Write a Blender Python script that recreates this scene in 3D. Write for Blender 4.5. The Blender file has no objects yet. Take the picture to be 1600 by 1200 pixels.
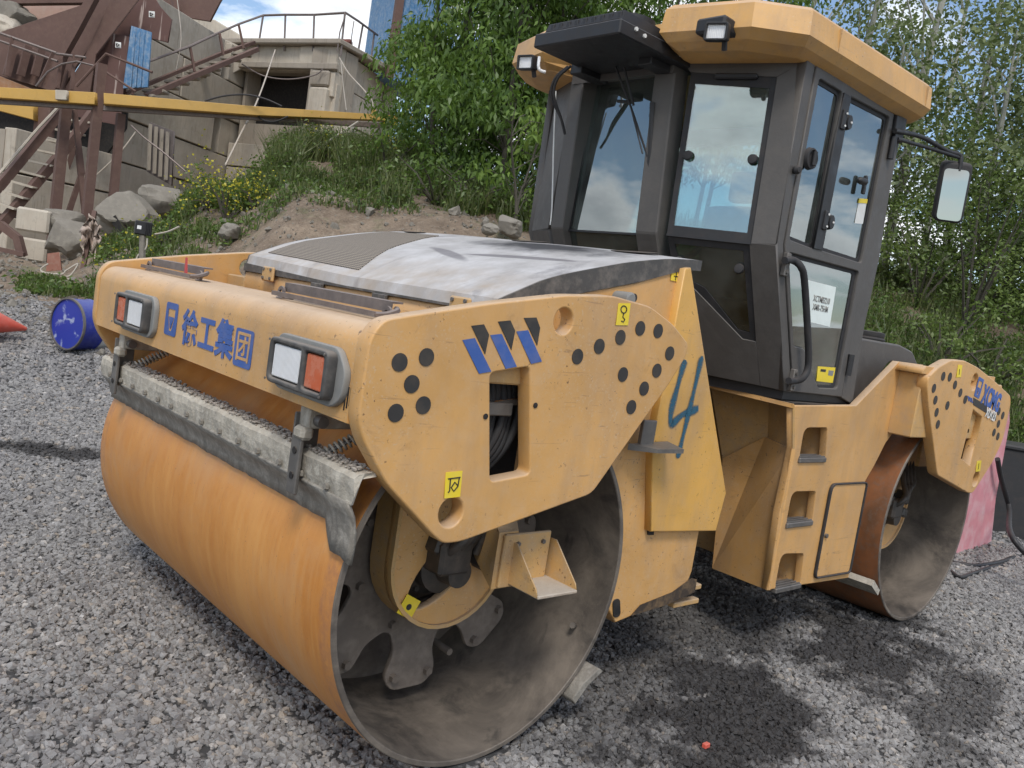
import bpy, bmesh, math, random
import numpy as np
from mathutils import Vector, Matrix, noise
R_ = math.radians
rnd = random.Random(7)
rng = np.random.default_rng(11)
S = bpy.context.scene
COL = S.collection

# ------------------------------------------------------------------ camera
CAM = Vector((-1.91439605, -3.04983619, 1.54763178))
CR = Vector((0.73500977, -0.660568, 0.15300509))
CU = Vector((-0.05072261, 0.17145524, 0.98388532))
CF = Vector((0.67615668, 0.73092613, -0.09251554))
FPX = 1332.85
cd = bpy.data.cameras.new('camera'); cam = bpy.data.objects.new('camera', cd); COL.objects.link(cam)
m3 = Matrix((CR, CU, -CF)).transposed()
cam.matrix_world = Matrix.Translation(CAM) @ m3.to_4x4()
cd.sensor_width = 36; cd.lens = FPX / 1600 * 36; cd.clip_end = 800; cd.clip_start = 0.05
S.camera = cam
# ------------------------------------------------------------------ light
SUN_EL, SUN_AZ = R_(52), R_(-140)       # azimuth from +Y towards +X, the sun stands behind the viewer's left shoulder
S.view_settings.view_transform = 'Standard'; S.view_settings.look = 'None'
S.view_settings.exposure = 0.42; S.view_settings.gamma = 1; S.view_settings.use_curve_mapping = False
W = bpy.data.worlds.new("World"); S.world = W; W.use_nodes = True
nt = W.node_tree; nt.nodes.clear()
def N(t, typ, **k):
    n = t.nodes.new(typ)
    for a, b in k.items(): setattr(n, a, b)
    return n
def L(t, a, b): t.links.new(a, b)
wo = N(nt, 'ShaderNodeOutputWorld'); bg = N(nt, 'ShaderNodeBackground'); bg.inputs[1].default_value = 0.13
sky = N(nt, 'ShaderNodeTexSky'); sky.sky_type = 'NISHITA'; sky.sun_disc = False
sky.sun_elevation = SUN_EL; sky.sun_rotation = SUN_AZ; sky.dust_density = 0.8; sky.air_density = 1.0
tc = N(nt, 'ShaderNodeTexCoord'); sp = N(nt, 'ShaderNodeSeparateXYZ'); L(nt, tc.outputs['Generated'], sp.inputs[0])
az = N(nt, 'ShaderNodeMath', operation='MAXIMUM'); L(nt, sp.outputs[2], az.inputs[0]); az.inputs[1].default_value = 0.0
ad = N(nt, 'ShaderNodeMath', operation='ADD'); L(nt, az.outputs[0], ad.inputs[0]); ad.inputs[1].default_value = 0.28
dv = N(nt, 'ShaderNodeVectorMath', operation='DIVIDE'); cb = N(nt, 'ShaderNodeCombineXYZ')
for i in range(3): L(nt, ad.outputs[0], cb.inputs[i])
L(nt, tc.outputs['Generated'], dv.inputs[0]); L(nt, cb.outputs[0], dv.inputs[1])
cn = N(nt, 'ShaderNodeTexNoise'); cn.inputs['Scale'].default_value = 1.9; cn.inputs['Detail'].default_value = 9; cn.inputs['Roughness'].default_value = 0.56; cn.inputs['Distortion'].default_value = 0.25
mp = N(nt, 'ShaderNodeMapping'); mp.inputs['Location'].default_value = (16.729, 9.527, 12.781); L(nt, dv.outputs[0], mp.inputs[0]); L(nt, mp.outputs[0], cn.inputs['Vector'])
cr = N(nt, 'ShaderNodeValToRGB'); cr.color_ramp.elements[0].position = 0.47; cr.color_ramp.elements[1].position = 0.57
L(nt, cn.outputs[0], cr.inputs[0])
cr2 = N(nt, 'ShaderNodeValToRGB'); L(nt, cn.outputs[0], cr2.inputs[0])
cr2.color_ramp.elements[0].position = 0.50; cr2.color_ramp.elements[0].color = (8.6, 8.7, 8.8, 1)
cr2.color_ramp.elements[1].position = 0.78; cr2.color_ramp.elements[1].color = (3.6, 3.8, 4.1, 1)
mx = N(nt, 'ShaderNodeMix', data_type='RGBA'); L(nt, cr.outputs[0], mx.inputs[0]); L(nt, sky.outputs[0], mx.inputs[6]); L(nt, cr2.outputs[0], mx.inputs[7])
L(nt, mx.outputs[2], bg.inputs[0]); L(nt, bg.outputs[0], wo.inputs[0])
sl = bpy.data.lights.new('sun', 'SUN'); sl.energy = 1.5; sl.angle = R_(14); sl.color = (1, .95, .87)
so = bpy.data.objects.new('sun', sl); COL.objects.link(so)
sd = Vector((math.sin(SUN_AZ) * math.cos(SUN_EL), math.cos(SUN_AZ) * math.cos(SUN_EL), math.sin(SUN_EL)))
so.rotation_euler = sd.to_track_quat('Z', 'Y').to_euler(); so.location = (0, 0, 12)

# ------------------------------------------------------------------ measuring
def ray(px, py): return CF + CR * ((px - 800) / FPX) - CU * ((py - 600) / FPX)
def at(px, py, ax, v):
    d = ray(px, py); i = 'xyz'.index(ax); return CAM + d * ((v - CAM[i]) / d[i])
YAW = 0.746493691
FG = Vector((math.sin(YAW), math.cos(YAW), 0)); RG = Vector((math.cos(YAW), -math.sin(YAW), 0))
def far(px, py, dist):
    d = ray(px, py); return CAM + d * (dist / d.dot(FG))

# ------------------------------------------------------------------ materials
MATS = {}
def mat_base(name):
    m = bpy.data.materials.new(name); m.use_nodes = True; t = m.node_tree
    b = t.nodes['Principled BSDF']; MATS[name] = m
    return m, t, b
def ramp(t, src, p0, p1, c0=(0, 0, 0, 1), c1=(1, 1, 1, 1)):
    r = N(t, 'ShaderNodeValToRGB'); e = r.color_ramp.elements
    e[0].position = p0; e[1].position = p1; e[0].color = c0; e[1].color = c1
    L(t, src, r.inputs[0]); return r.outputs[0]
def noi(t, scale, detail=4, rough=.55, coord='Object', stretch=None, dist=0):
    c = N(t, 'ShaderNodeTexCoord'); n = N(t, 'ShaderNodeTexNoise'); src = c.outputs[coord]
    if stretch:
        mm = N(t, 'ShaderNodeMapping'); mm.inputs['Scale'].default_value = stretch; L(t, src, mm.inputs[0]); src = mm.outputs[0]
    L(t, src, n.inputs['Vector']); n.inputs['Scale'].default_value = scale; n.inputs['Detail'].default_value = detail
    n.inputs['Roughness'].default_value = rough; n.inputs['Distortion'].default_value = dist
    return n.outputs[0]
def mix(t, fac, a, b, mode='MIX'):
    x = N(t, 'ShaderNodeMix', data_type='RGBA', blend_type=mode)
    for s, v in ((0, fac), (6, a), (7, b)):
        if isinstance(v, (int, float)): x.inputs[s].default_value = v
        elif isinstance(v, tuple): x.inputs[s].default_value = (*v[:3], 1)
        else: L(t, v, x.inputs[s])
    return x.outputs[2]
def mul(t, a, b, op='MULTIPLY'):
    x = N(t, 'ShaderNodeMath', operation=op)
    for s, v in ((0, a), (1, b)):
        if isinstance(v, (int, float)): x.inputs[s].default_value = v
        else: L(t, v, x.inputs[s])
    x.use_clamp = op in ('MULTIPLY', 'ADD')
    return x.outputs[0]
def bump(t, b, h, strength, dist=.01):
    n = N(t, 'ShaderNodeBump'); n.inputs['Strength'].default_value = strength; n.inputs['Distance'].default_value = dist
    L(t, h, n.inputs['Height']); L(t, n.outputs[0], b.inputs['Normal'])
def up_mask(t, lo=.3, hi=.9):
    g = N(t, 'ShaderNodeNewGeometry'); s = N(t, 'ShaderNodeSeparateXYZ'); L(t, g.outputs['Normal'], s.inputs[0])
    return ramp(t, s.outputs[2], lo, hi)
CHIPS = {'yellow_paint', 'yellow_paint_dusty', 'yellow_paint_clean', 'roof_paint'}
def surface(name, col, rough=.5, metal=0, dust=(.42, .34, .27), dustamt=.5, updust=.6, var=.12, dark=(.05, .04, .03), darkamt=.25, bmp=.12, spec=.5, scale=1.0, streak=0.0, streakcol=(.1, .07, .05)):
    m, t, b = mat_base(name)
    n1 = noi(t, 3 * scale, 6, .6); n2 = noi(t, 17 * scale, 8, .65); n3 = noi(t, 60 * scale, 4, .6)
    c = mix(t, ramp(t, n1, .3, .7), tuple(x * (1 - var) for x in col), tuple(min(1, x * (1 + var)) for x in col))
    c = mix(t, mul(t, ramp(t, n2, .45, .75), dustamt), c, dust)
    if darkamt: c = mix(t, mul(t, ramp(t, noi(t, 9 * scale, 9, .75, dist=.6), .58, .72), darkamt), c, dark)
    if streak: c = mix(t, mul(t, ramp(t, noi(t, 14, 5, .6, stretch=(1.2, 1.2, .08)), .55, .75), streak), c, streakcol)
    if updust: c = mix(t, mul(t, up_mask(t), updust), c, dust)
    if name in CHIPS:
        k_ = .45 if name == 'roof_paint' else 1
        area = ramp(t, noi(t, 2.1, 5, .7, dist=.4), .36, .56)
        c = mix(t, mul(t, mul(t, ramp(t, noi(t, 48, 5, .7), .63, .66), area), .85 * k_), c, (.13, .065, .03))
        c = mix(t, mul(t, mul(t, ramp(t, noi(t, 22, 6, .65, stretch=(.25, .25, 3.2), dist=.8), .63, .67), area), .6 * k_), c, (.30, .17, .08))
        c = mix(t, mul(t, ramp(t, noi(t, 3.1, 6, .6, stretch=(1.5, 1.5, .35)), .50, .70), .5), c, (.38, .25, .15))
        c = mix(t, mul(t, mul(t, ramp(t, noi(t, 130, 3, .6), .60, .66), area), .5), c, (.58, .45, .32))
    L(t, c, b.inputs['Base Color'])
    L(t, ramp(t, n2, .3, .75, (rough * .8,) * 3 + (1,), (min(1, rough * 1.35),) * 3 + (1,)), b.inputs['Roughness'])
    b.inputs['Metallic'].default_value = metal; b.inputs['Specular IOR Level'].default_value = spec
    bump(t, b, n3, bmp, .004)
    return m
YEL = (.62, .345, .12); DUST = (.56, .42, .29)
M_yel = surface('yellow_paint', YEL, .45, dust=DUST, dustamt=.28, updust=.75, darkamt=.35, dark=(.20, .10, .04))
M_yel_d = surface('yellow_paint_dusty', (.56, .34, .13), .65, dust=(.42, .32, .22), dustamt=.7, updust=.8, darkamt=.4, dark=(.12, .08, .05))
M_yel_c = surface('yellow_paint_clean', (.66, .365, .085), .35, dust=DUST, dustamt=.15, updust=.5, darkamt=.15, dark=(.25, .12, .04))
M_roof = surface('roof_paint', (.66, .37, .12), .45, dust=(.5, .36, .26), dustamt=.3, updust=.5, darkamt=.12, dark=(.25, .13, .06), streak=.2, streakcol=(.32, .18, .09))
M_grey = surface('cab_grey_paint', (.088, .081, .075), .55, dust=(.16, .145, .13), dustamt=.3, updust=.5, darkamt=.15, bmp=.25)
M_black = surface('black_paint', (.018, .018, .02), .5, dust=(.09, .08, .07), dustamt=.18, updust=.3, darkamt=0)
M_rubber = surface('black_rubber', (.025, .025, .027), .7, dust=(.12, .10, .09), dustamt=.3, updust=.4, darkamt=0)
M_hood = surface('hood_dusty_black', (.07, .066, .062), .6, dust=(.33, .29, .25), dustamt=.5, updust=.2, darkamt=.3)
M_steel = surface('worn_steel', (.16, .15, .14), .5, metal=.5, dust=(.28, .25, .22), dustamt=.6, updust=.4, darkamt=.4)
M_pump = surface('oily_cast_iron', (.07, .062, .055), .5, metal=.3, dust=(.18, .14, .11), dustamt=.6, updust=.5, darkamt=.5)
M_cem = surface('cement_crusted_steel', (.40, .36, .295), .9, dust=(.60, .56, .48), dustamt=.9, updust=.2, darkamt=.75, dark=(.12, .095, .075), bmp=1.0, var=.3, scale=1.6, streak=.35, streakcol=(.16, .13, .10))
M_blade = surface('scraper_rubber_dirty', (.22, .20, .17), .85, dust=(.42, .39, .34), dustamt=.9, updust=0, darkamt=.8, dark=(.08, .07, .06), bmp=.8, scale=1.5, streak=.6, streakcol=(.09, .08, .07))
M_darkin = surface('dark_recess', (.012, .011, .011), .9, dustamt=.1, updust=.2, darkamt=0)
M_rail = surface('brown_rail_steel', (.16, .13, .12), .5, metal=.35, dust=(.33, .27, .24), dustamt=.6, updust=.7, darkamt=.3)
M_star = surface('drum_disc_dusty', (.14, .115, .095), .8, dust=(.25, .21, .175), dustamt=.8, updust=.3, darkamt=.4)
M_orange = surface('orange_lens', (.60, .13, .05), .25, dust=(.58, .34, .25), dustamt=.6, updust=.1, darkamt=0)
M_lens = surface('clear_lamp_lens', (.93, .93, .93), .12, metal=0, dust=(.80, .76, .70), dustamt=.3, updust=.1, darkamt=0, bmp=.5, scale=2)
t = M_lens.node_tree; b = t.nodes['Principled BSDF']; src = b.inputs['Base Color'].links[0].from_socket
wv = N(t, 'ShaderNodeTexWave'); wv.bands_direction = 'Y'; wv.inputs['Scale'].default_value = 45; wv.inputs['Distortion'].default_value = .6; tcw = N(t, 'ShaderNodeTexCoord'); L(t, tcw.outputs['Object'], wv.inputs['Vector'])
L(t, mix(t, mul(t, wv.outputs['Fac'], .35), src, (.62, .63, .64)), b.inputs['Base Color']); bump(t, b, wv.outputs['Fac'], .5, .003)
M_bezel = surface('grey_lamp_plate', (.23, .23, .22), .7, dust=(.35, .32, .28), dustamt=.4, updust=.4, darkamt=.2)
M_blue = surface('blue_decal', (.045, .11, .36), .5, dust=(.35, .30, .28), dustamt=.25, updust=0, darkamt=.2, bmp=0)
M_dec = surface('dark_decal', (.035, .032, .03), .6, dust=(.2, .15, .1), dustamt=.25, updust=0, darkamt=0, bmp=0)
M_stick = surface('yellow_sticker', (.80, .60, .03), .5, dust=(.7, .6, .3), dustamt=.2, updust=0, darkamt=0, bmp=0)
M_ink = surface('black_ink', (.02, .02, .02), .5, dustamt=.1, updust=0, darkamt=0, bmp=0)
M_paper = surface('white_paper', (.74, .80, .76), .7, dust=(.6, .65, .6), dustamt=.3, updust=0, darkamt=0, bmp=0)
M_redp = surface('red_paint', (.45, .05, .05), .5, dustamt=.2, darkamt=.1)
M_white = surface('white_paint', (.75, .75, .72), .5, dustamt=.2, darkamt=.2)
M_conc = surface('weathered_concrete', (.45, .395, .32), .9, dust=(.54, .51, .44), dustamt=.6, updust=.1, darkamt=.6, dark=(.17, .145, .12), bmp=.7, scale=.3, streak=.6, streakcol=(.17, .14, .11), var=.2)
M_conc2 = surface('concrete_dark', (.33, .285, .23), .9, dust=(.33, .30, .26), dustamt=.6, updust=.1, darkamt=.6, dark=(.08, .07, .06), bmp=.7, scale=.4, streak=.6, streakcol=(.10, .085, .07))
M_rust = surface('rusty_steel', (.125, .072, .058), .85, dust=(.19, .13, .105), dustamt=.6, updust=.2, darkamt=.5, dark=(.05, .034, .03), scale=.5, bmp=.3)
M_rust2 = surface('rusty_plate_dripped', (.12, .062, .052), .8, dust=(.16, .10, .085), dustamt=.5, updust=0, darkamt=.3, scale=.5, streak=.0)
M_blued = surface('faded_blue_steel', (.07, .19, .36), .6, dust=(.34, .40, .46), dustamt=.85, updust=.1, darkamt=.3, scale=.6, streak=.6, streakcol=(.45, .48, .50))
M_pink = surface('pinkish_chute_lining', (.47, .31, .25), .85, dust=(.5, .4, .33), dustamt=.6, darkamt=.2, scale=.4)
M_pipe = surface('yellow_gas_pipe_paint', (.52, .31, .07), .5, dust=(.5, .35, .15), dustamt=.3, updust=.3, darkamt=.3, scale=.6)
M_stone = surface('grey_rock', (.20, .18, .15), .95, dust=(.31, .285, .24), dustamt=.7, updust=.2, darkamt=.5, scale=.6, bmp=1.0)
M_wire = surface('pale_cable', (.55, .50, .43), .6, darkamt=.1)
M_cone = surface('faded_red_plastic', (.68, .11, .07), .5, dust=(.6, .3, .25), dustamt=.3, updust=.3, darkamt=.1)
M_cloth = surface('pink_beige_cloth', (.46, .37, .31), .95, dust=(.4, .3, .27), dustamt=.4, updust=0, darkamt=.2, bmp=.6)
M_barrelb = surface('blue_barrel_paint', (.022, .035, .27), .35, dust=(.2, .24, .45), dustamt=.25, updust=.25, darkamt=0)
M_pinkp = surface('pink_faded_plate', (.62, .25, .28), .6, dust=(.66, .50, .50), dustamt=.9, updust=0, darkamt=.35, dark=(.38, .12, .15), scale=.35, var=.3)
M_bark = surface('tree_bark', (.075, .066, .05), .95, dust=(.13, .12, .095), dustamt=.6, updust=0, darkamt=.4, bmp=.8)
M_poplar = surface('pale_bark', (.30, .30, .26), .9, dust=(.42, .42, .37), dustamt=.6, updust=0, darkamt=.5, bmp=.6)
M_seat = surface('seat_fabric', (.05, .055, .075), .9, dustamt=.3, darkamt=0)
M_brick = surface('old_red_brick', (.22, .075, .06), .9, dust=(.2, .14, .13), dustamt=.5, darkamt=.4)

# barrel lid: blue with chalky scuffs
m, t, b = mat_base('barrel_lid_scuffed')
c = mix(t, ramp(t, noi(t, 5, 6, .55, dist=.4), .56, .62), (.02, .04, .32), (.33, .38, .56)); L(t, c, b.inputs['Base Color']); b.inputs['Roughness'].default_value = .45
M_lid = m
# rust streaked side plate of the building
t = M_rust2.node_tree; b = t.nodes['Principled BSDF']; src = b.inputs['Base Color'].links[0].from_socket
dr = ramp(t, noi(t, 6.5, 3, .5, stretch=(1.3, 1.3, .10)), .63, .68)
L(t, mix(t, mul(t, dr, .75), src, (.55, .45, .40)), b.inputs['Base Color'])
# drum shell: brushed orange with polished bands, scratches round the circumference
m, t, b = mat_base('drum_shell_paint')
n1 = noi(t, 2.2, 6, .6, stretch=(1, 1.6, 1)); n2 = noi(t, 5, 7, .62, stretch=(.6, 9, .6)); n3 = noi(t, 26, 8, .7)
c = mix(t, ramp(t, n1, .3, .72), (.50, .185, .03), (.65, .30, .08))
c = mix(t, mul(t, ramp(t, n2, .42, .75), .25), c, (.74, .44, .16))
c = mix(t, mul(t, ramp(t, n3, .60, .78), .35), c, (.30, .13, .04))
geo = N(t, 'ShaderNodeNewGeometry'); sx = N(t, 'ShaderNodeSeparateXYZ'); tco = N(t, 'ShaderNodeTexCoord'); L(t, tco.outputs['Object'], sx.inputs[0])
lip = ramp(t, mul(t, sx.outputs[1], 1.0, 'ABSOLUTE'), .985, 1.06)
c = mix(t, mul(t, mul(t, lip, ramp(t, n3, .35, .6)), .8), c, (.40, .17, .07))
c = mix(t, mul(t, ramp(t, noi(t, 1.6, 7, .65, dist=.6), .50, .68), .5), c, (.50, .33, .19))
c = mix(t, mul(t, ramp(t, noi(t, 30, 4, .6, stretch=(.5, 6, .5)), .64, .68), .45), c, (.36, .17, .07))
c = mix(t, mul(t, ramp(t, noi(t, 90, 3, .6), .68, .71), .6), c, (.22, .12, .07))
L(t, c, b.inputs['Base Color']); L(t, ramp(t, n2, .3, .7, (.34, .34, .34, 1), (.6, .6, .6, 1)), b.inputs['Roughness']); bump(t, b, n3, .16, .004)
M_drum = m
m, t, b = mat_base('rear_drum_shell_rust')
n1 = noi(t, 3.2, 7, .65, stretch=(1, 1.4, 1)); n3 = noi(t, 30, 8, .7)
c = mix(t, ramp(t, n1, .35, .68), (.165, .075, .035), (.36, .13, .045)); c = mix(t, mul(t, ramp(t, n3, .5, .7), .6), c, (.18, .14, .11))
L(t, c, b.inputs['Base Color']); b.inputs['Roughness'].default_value = .6; bump(t, b, n3, .25, .004)
M_drum2 = m
# inside of the drum: grey steel under dust, darker oil smears
m, t, b = mat_base('drum_inner_steel')
n1 = noi(t, 2.5, 8, .68, dist=.8); n2 = noi(t, 12, 9, .7); n3 = noi(t, 80, 4, .6)
c = mix(t, ramp(t, n1, .35, .65), (.075, .064, .055), (.225, .19, .155)); c = mix(t, mul(t, ramp(t, n2, .5, .75), .5), c, (.27, .225, .18))
c = mix(t, mul(t, ramp(t, noi(t, 4, 8, .6, dist=1.2), .58, .68), .65), c, (.05, .046, .042))
L(t, c, b.inputs['Base Color']); b.inputs['Roughness'].default_value = .62; b.inputs['Metallic'].default_value = .15; bump(t, b, n3, .3, .003)
M_drumin = m
# hood top: pale dust wiped off in streaks, black smudge near the exhaust
m, t, b = mat_base('hood_top_dust')
tco = N(t, 'ShaderNodeTexCoord')
def spot(t, cx, cy, rx, ry, lo=.55, hi=1.0, wob=.35, sc=6, rot=0):
    c_ = N(t, 'ShaderNodeTexCoord'); mp_ = N(t, 'ShaderNodeMapping'); mp_.vector_type = 'TEXTURE'
    mp_.inputs['Location'].default_value = (cx, cy, 0); mp_.inputs['Scale'].default_value = (rx, ry, 1e3); mp_.inputs['Rotation'].default_value = (0, 0, rot)
    L(t, c_.outputs['Object'], mp_.inputs[0]); ln = N(t, 'ShaderNodeVectorMath', operation='LENGTH'); L(t, mp_.outputs[0], ln.inputs[0])
    nn = noi(t, sc, 7, .7); a_ = mul(t, mul(t, nn, .5, 'SUBTRACT'), wob * 4, 'MULTIPLY'); a_.node.use_clamp = False
    s_ = mul(t, ln.outputs['Value'], a_, 'ADD'); s_.node.use_clamp = False
    return ramp(t, s_, lo, hi, (1, 1, 1, 1), (0, 0, 0, 1))
sxh = N(t, 'ShaderNodeSeparateXYZ'); L(t, tco.outputs['Object'], sxh.inputs[0])
c = mix(t, ramp(t, noi(t, 7, 8, .65), .3, .7), (.36, .345, .335), (.56, .55, .55))
c = mix(t, mul(t, ramp(t, sxh.outputs[0], -.08, .16, (1, 1, 1, 1), (0, 0, 0, 1)), ramp(t, noi(t, 9, 6, .6), .35, .75)), c, (.38, .31, .24))
c = mix(t, mul(t, ramp(t, noi(t, 3.4, 8, .7, stretch=(.7, 1.6, 1), dist=.9), .54, .66), .55), c, (.17, .16, .17))
c = mix(t, mul(t, spot(t, .64, -.36, .22, .50, .4, 1.1), .95), c, (.03, .03, .035))
c = mix(t, mul(t, spot(t, .33, -.55, .035, .30, .7, 1.0, .15, rot=.25), .75), c, (.13, .12, .13))
c = mix(t, mul(t, spot(t, .25, -.20, .035, .26, .7, 1.0, .15, rot=-.35), .7), c, (.13, .12, .13))
L(t, c, b.inputs['Base Color']); b.inputs['Roughness'].default_value = .6; bump(t, b, noi(t, 60, 4), .1, .003)
M_hoodtop = m
# mesh grille (perforated relief)
m, t, b = mat_base('hood_mesh')
tco = N(t, 'ShaderNodeTexCoord'); v = N(t, 'ShaderNodeTexVoronoi'); v.voronoi_dimensions = '2D'; v.inputs['Scale'].default_value = 75; v.inputs['Randomness'].default_value = 0; L(t, tco.outputs['Object'], v.inputs['Vector'])
h = ramp(t, v.outputs['Distance'], .25, .45)
L(t, mix(t, h, (.04, .037, .034), (.30, .255, .205)), b.inputs['Base Color']); b.inputs['Roughness'].default_value = .8; bump(t, b, h, .6, .003)
M_mesh = m
# glass
def glass(name, tint, refl):
    m = bpy.data.materials.new(name); m.use_nodes = True; t = m.node_tree; t.nodes.clear()
    o = N(t, 'ShaderNodeOutputMaterial'); tr = N(t, 'ShaderNodeBsdfTransparent'); tr.inputs[0].default_value = (*tint, 1)
    g = N(t, 'ShaderNodeBsdfGlossy'); g.inputs['Roughness'].default_value = .015; g.inputs[0].default_value = (.88, .95, .96, 1)
    f = N(t, 'ShaderNodeFresnel'); f.inputs[0].default_value = 1.5
    a = mul(t, f.outputs[0], refl, 'ADD'); x = N(t, 'ShaderNodeMixShader'); L(t, a, x.inputs[0]); L(t, tr.outputs[0], x.inputs[1]); L(t, g.outputs[0], x.inputs[2])
    d = N(t, 'ShaderNodeBsdfDiffuse'); d.inputs[0].default_value = (.42, .42, .38, 1)
    x2 = N(t, 'ShaderNodeMixShader'); L(t, mul(t, ramp(t, noi(t, 3, 6, .6), .35, .8), .22), x2.inputs[0]); L(t, x.outputs[0], x2.inputs[1]); L(t, d.outputs[0], x2.inputs[2])
    L(t, x2.outputs[0], o.inputs[0]); return m
M_glass = glass('tinted_cab_glass', (.66, .80, .78), .24)
M_glass3 = glass('far_cab_glass', (.72, .82, .80), .03)
M_glass2 = glass('lower_cab_glass', (.30, .42, .38), .05)
M_mirror = bpy.data.materials.new('mirror_glass'); M_mirror.use_nodes = True
b = M_mirror.node_tree.nodes['Principled BSDF']; b.inputs['Metallic'].default_value = 1; b.inputs['Roughness'].default_value = .03; b.inputs['Base Color'].default_value = (.34, .36, .35, 1)
# spray paint with soft overspray edge
m = bpy.data.materials.new('blue_spray_paint'); m.use_nodes = True; t = m.node_tree; b = t.nodes['Principled BSDF']
b.inputs['Base Color'].default_value = (.02, .10, .16, 1); b.inputs['Roughness'].default_value = .6
uv = N(t, 'ShaderNodeUVMap'); s = N(t, 'ShaderNodeSeparateXYZ'); L(t, uv.outputs[0], s.inputs[0])
dd = mul(t, mul(t, s.outputs[1], .5, 'SUBTRACT'), 1, 'ABSOLUTE'); dd.node.inputs[0].links[0].from_node.use_clamp = False
al = ramp(t, dd, .22, .5, (1, 1, 1, 1), (0, 0, 0, 1)); L(t, mul(t, al, ramp(t, noi(t, 200, 3), .2, .5)), b.inputs['Alpha'])
M_spray = m
# leaves
def leafmat(name, c1, c2, trans=.35, c3=None):
    m = bpy.data.materials.new(name); m.use_nodes = True; t = m.node_tree; t.nodes.clear()
    o = N(t, 'ShaderNodeOutputMaterial'); a = N(t, 'ShaderNodeAttribute'); a.attribute_name = 'tint'
    c = mix(t, a.outputs['Fac'], c1, c2)
    if c3: c = mix(t, ramp(t, a.outputs['Fac'], .9, .93), c, c3)
    d = N(t, 'ShaderNodeBsdfDiffuse'); L(t, c, d.inputs[0]); tr = N(t, 'ShaderNodeBsdfTranslucent'); L(t, mix(t, .4, c, (.16, .24, .03)), tr.inputs[0])
    g = N(t, 'ShaderNodeBsdfGlossy'); g.inputs['Roughness'].default_value = .45; g.inputs[0].default_value = (.5, .5, .5, 1)
    x = N(t, 'ShaderNodeMixShader'); x.inputs[0].default_value = trans; L(t, d.outputs[0], x.inputs[1]); L(t, tr.outputs[0], x.inputs[2])
    y = N(t, 'ShaderNodeMixShader'); y.inputs[0].default_value = .06; L(t, x.outputs[0], y.inputs[1]); L(t, g.outputs[0], y.inputs[2])
    L(t, y.outputs[0], o.inputs[0]); return m
M_leafA = leafmat('ash_maple_leaf', (.055, .115, .018), (.17, .27, .05))
M_leafB = leafmat('hazy_poplar_leaf', (.10, .14, .055), (.28, .33, .15))  # distance haze put into the leaf colour as a paler grey-green
M_leafC = leafmat('shrub_leaf', (.05, .10, .018), (.15, .23, .045))
M_grass = leafmat('grass_blade', (.05, .08, .022), (.20, .22, .085), .3)
M_leafR = leafmat('right_bush_leaf', (.065, .115, .025), (.21, .28, .07))
M_flower = leafmat('yellow_flower', (.48, .42, .03), (.66, .58, .06), .3)
M_yb = leafmat('rape_leaf', (.07, .13, .025), (.17, .24, .05))

# oil stain mask in world space, used by ground and gravel
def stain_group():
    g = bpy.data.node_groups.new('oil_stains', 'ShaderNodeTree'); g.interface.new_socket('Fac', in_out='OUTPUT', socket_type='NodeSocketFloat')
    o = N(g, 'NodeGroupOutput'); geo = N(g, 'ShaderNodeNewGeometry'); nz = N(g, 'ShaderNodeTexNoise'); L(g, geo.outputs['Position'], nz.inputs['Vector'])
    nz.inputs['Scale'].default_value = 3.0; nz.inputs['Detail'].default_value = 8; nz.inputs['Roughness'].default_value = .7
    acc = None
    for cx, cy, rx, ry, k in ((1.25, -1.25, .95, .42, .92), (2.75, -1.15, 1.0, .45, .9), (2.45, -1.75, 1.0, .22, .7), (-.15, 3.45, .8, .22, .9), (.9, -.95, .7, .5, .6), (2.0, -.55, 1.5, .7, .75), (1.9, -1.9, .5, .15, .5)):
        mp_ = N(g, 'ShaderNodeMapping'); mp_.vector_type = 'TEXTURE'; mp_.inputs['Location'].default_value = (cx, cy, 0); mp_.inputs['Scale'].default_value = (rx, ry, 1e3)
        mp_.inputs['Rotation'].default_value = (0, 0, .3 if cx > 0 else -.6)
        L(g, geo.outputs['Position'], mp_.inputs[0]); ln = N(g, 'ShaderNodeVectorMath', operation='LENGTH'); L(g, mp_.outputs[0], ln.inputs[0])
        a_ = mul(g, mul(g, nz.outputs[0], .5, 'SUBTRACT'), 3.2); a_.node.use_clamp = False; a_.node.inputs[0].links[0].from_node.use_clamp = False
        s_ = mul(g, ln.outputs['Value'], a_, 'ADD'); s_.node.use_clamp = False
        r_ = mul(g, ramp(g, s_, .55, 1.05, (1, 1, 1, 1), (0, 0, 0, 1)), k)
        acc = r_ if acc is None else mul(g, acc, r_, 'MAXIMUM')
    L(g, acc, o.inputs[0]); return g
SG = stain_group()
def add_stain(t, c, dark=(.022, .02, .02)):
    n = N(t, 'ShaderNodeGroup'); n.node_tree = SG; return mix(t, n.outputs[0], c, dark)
m, t, b = mat_base('gravel_stone')
oi = N(t, 'ShaderNodeObjectInfo')
rr = N(t, 'ShaderNodeValToRGB'); L(t, oi.outputs['Random'], rr.inputs[0]); e = rr.color_ramp.elements
e[0].position = 0; e[0].color = (.20, .19, .185, 1); e[1].position = 1; e[1].color = (.50, .48, .455, 1)
for p_, c_ in ((.3, (.265, .255, .245)), (.62, (.31, .30, .285)), (.88, (.36, .345, .33)), (.95, (.38, .325, .265))):
    q = e.new(p_); q.color = (*c_, 1)
c = mix(t, ramp(t, noi(t, 1.3, 5, .6, 'Object'), .3, .7), rr.outputs[0], mix(t, 1, rr.outputs[0], (.8, .8, .8), 'MULTIPLY'))
geo = N(t, 'ShaderNodeNewGeometry'); big = N(t, 'ShaderNodeTexNoise'); L(t, geo.outputs['Position'], big.inputs['Vector']); big.inputs['Scale'].default_value = .7; big.inputs['Detail'].default_value = 4
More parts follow.
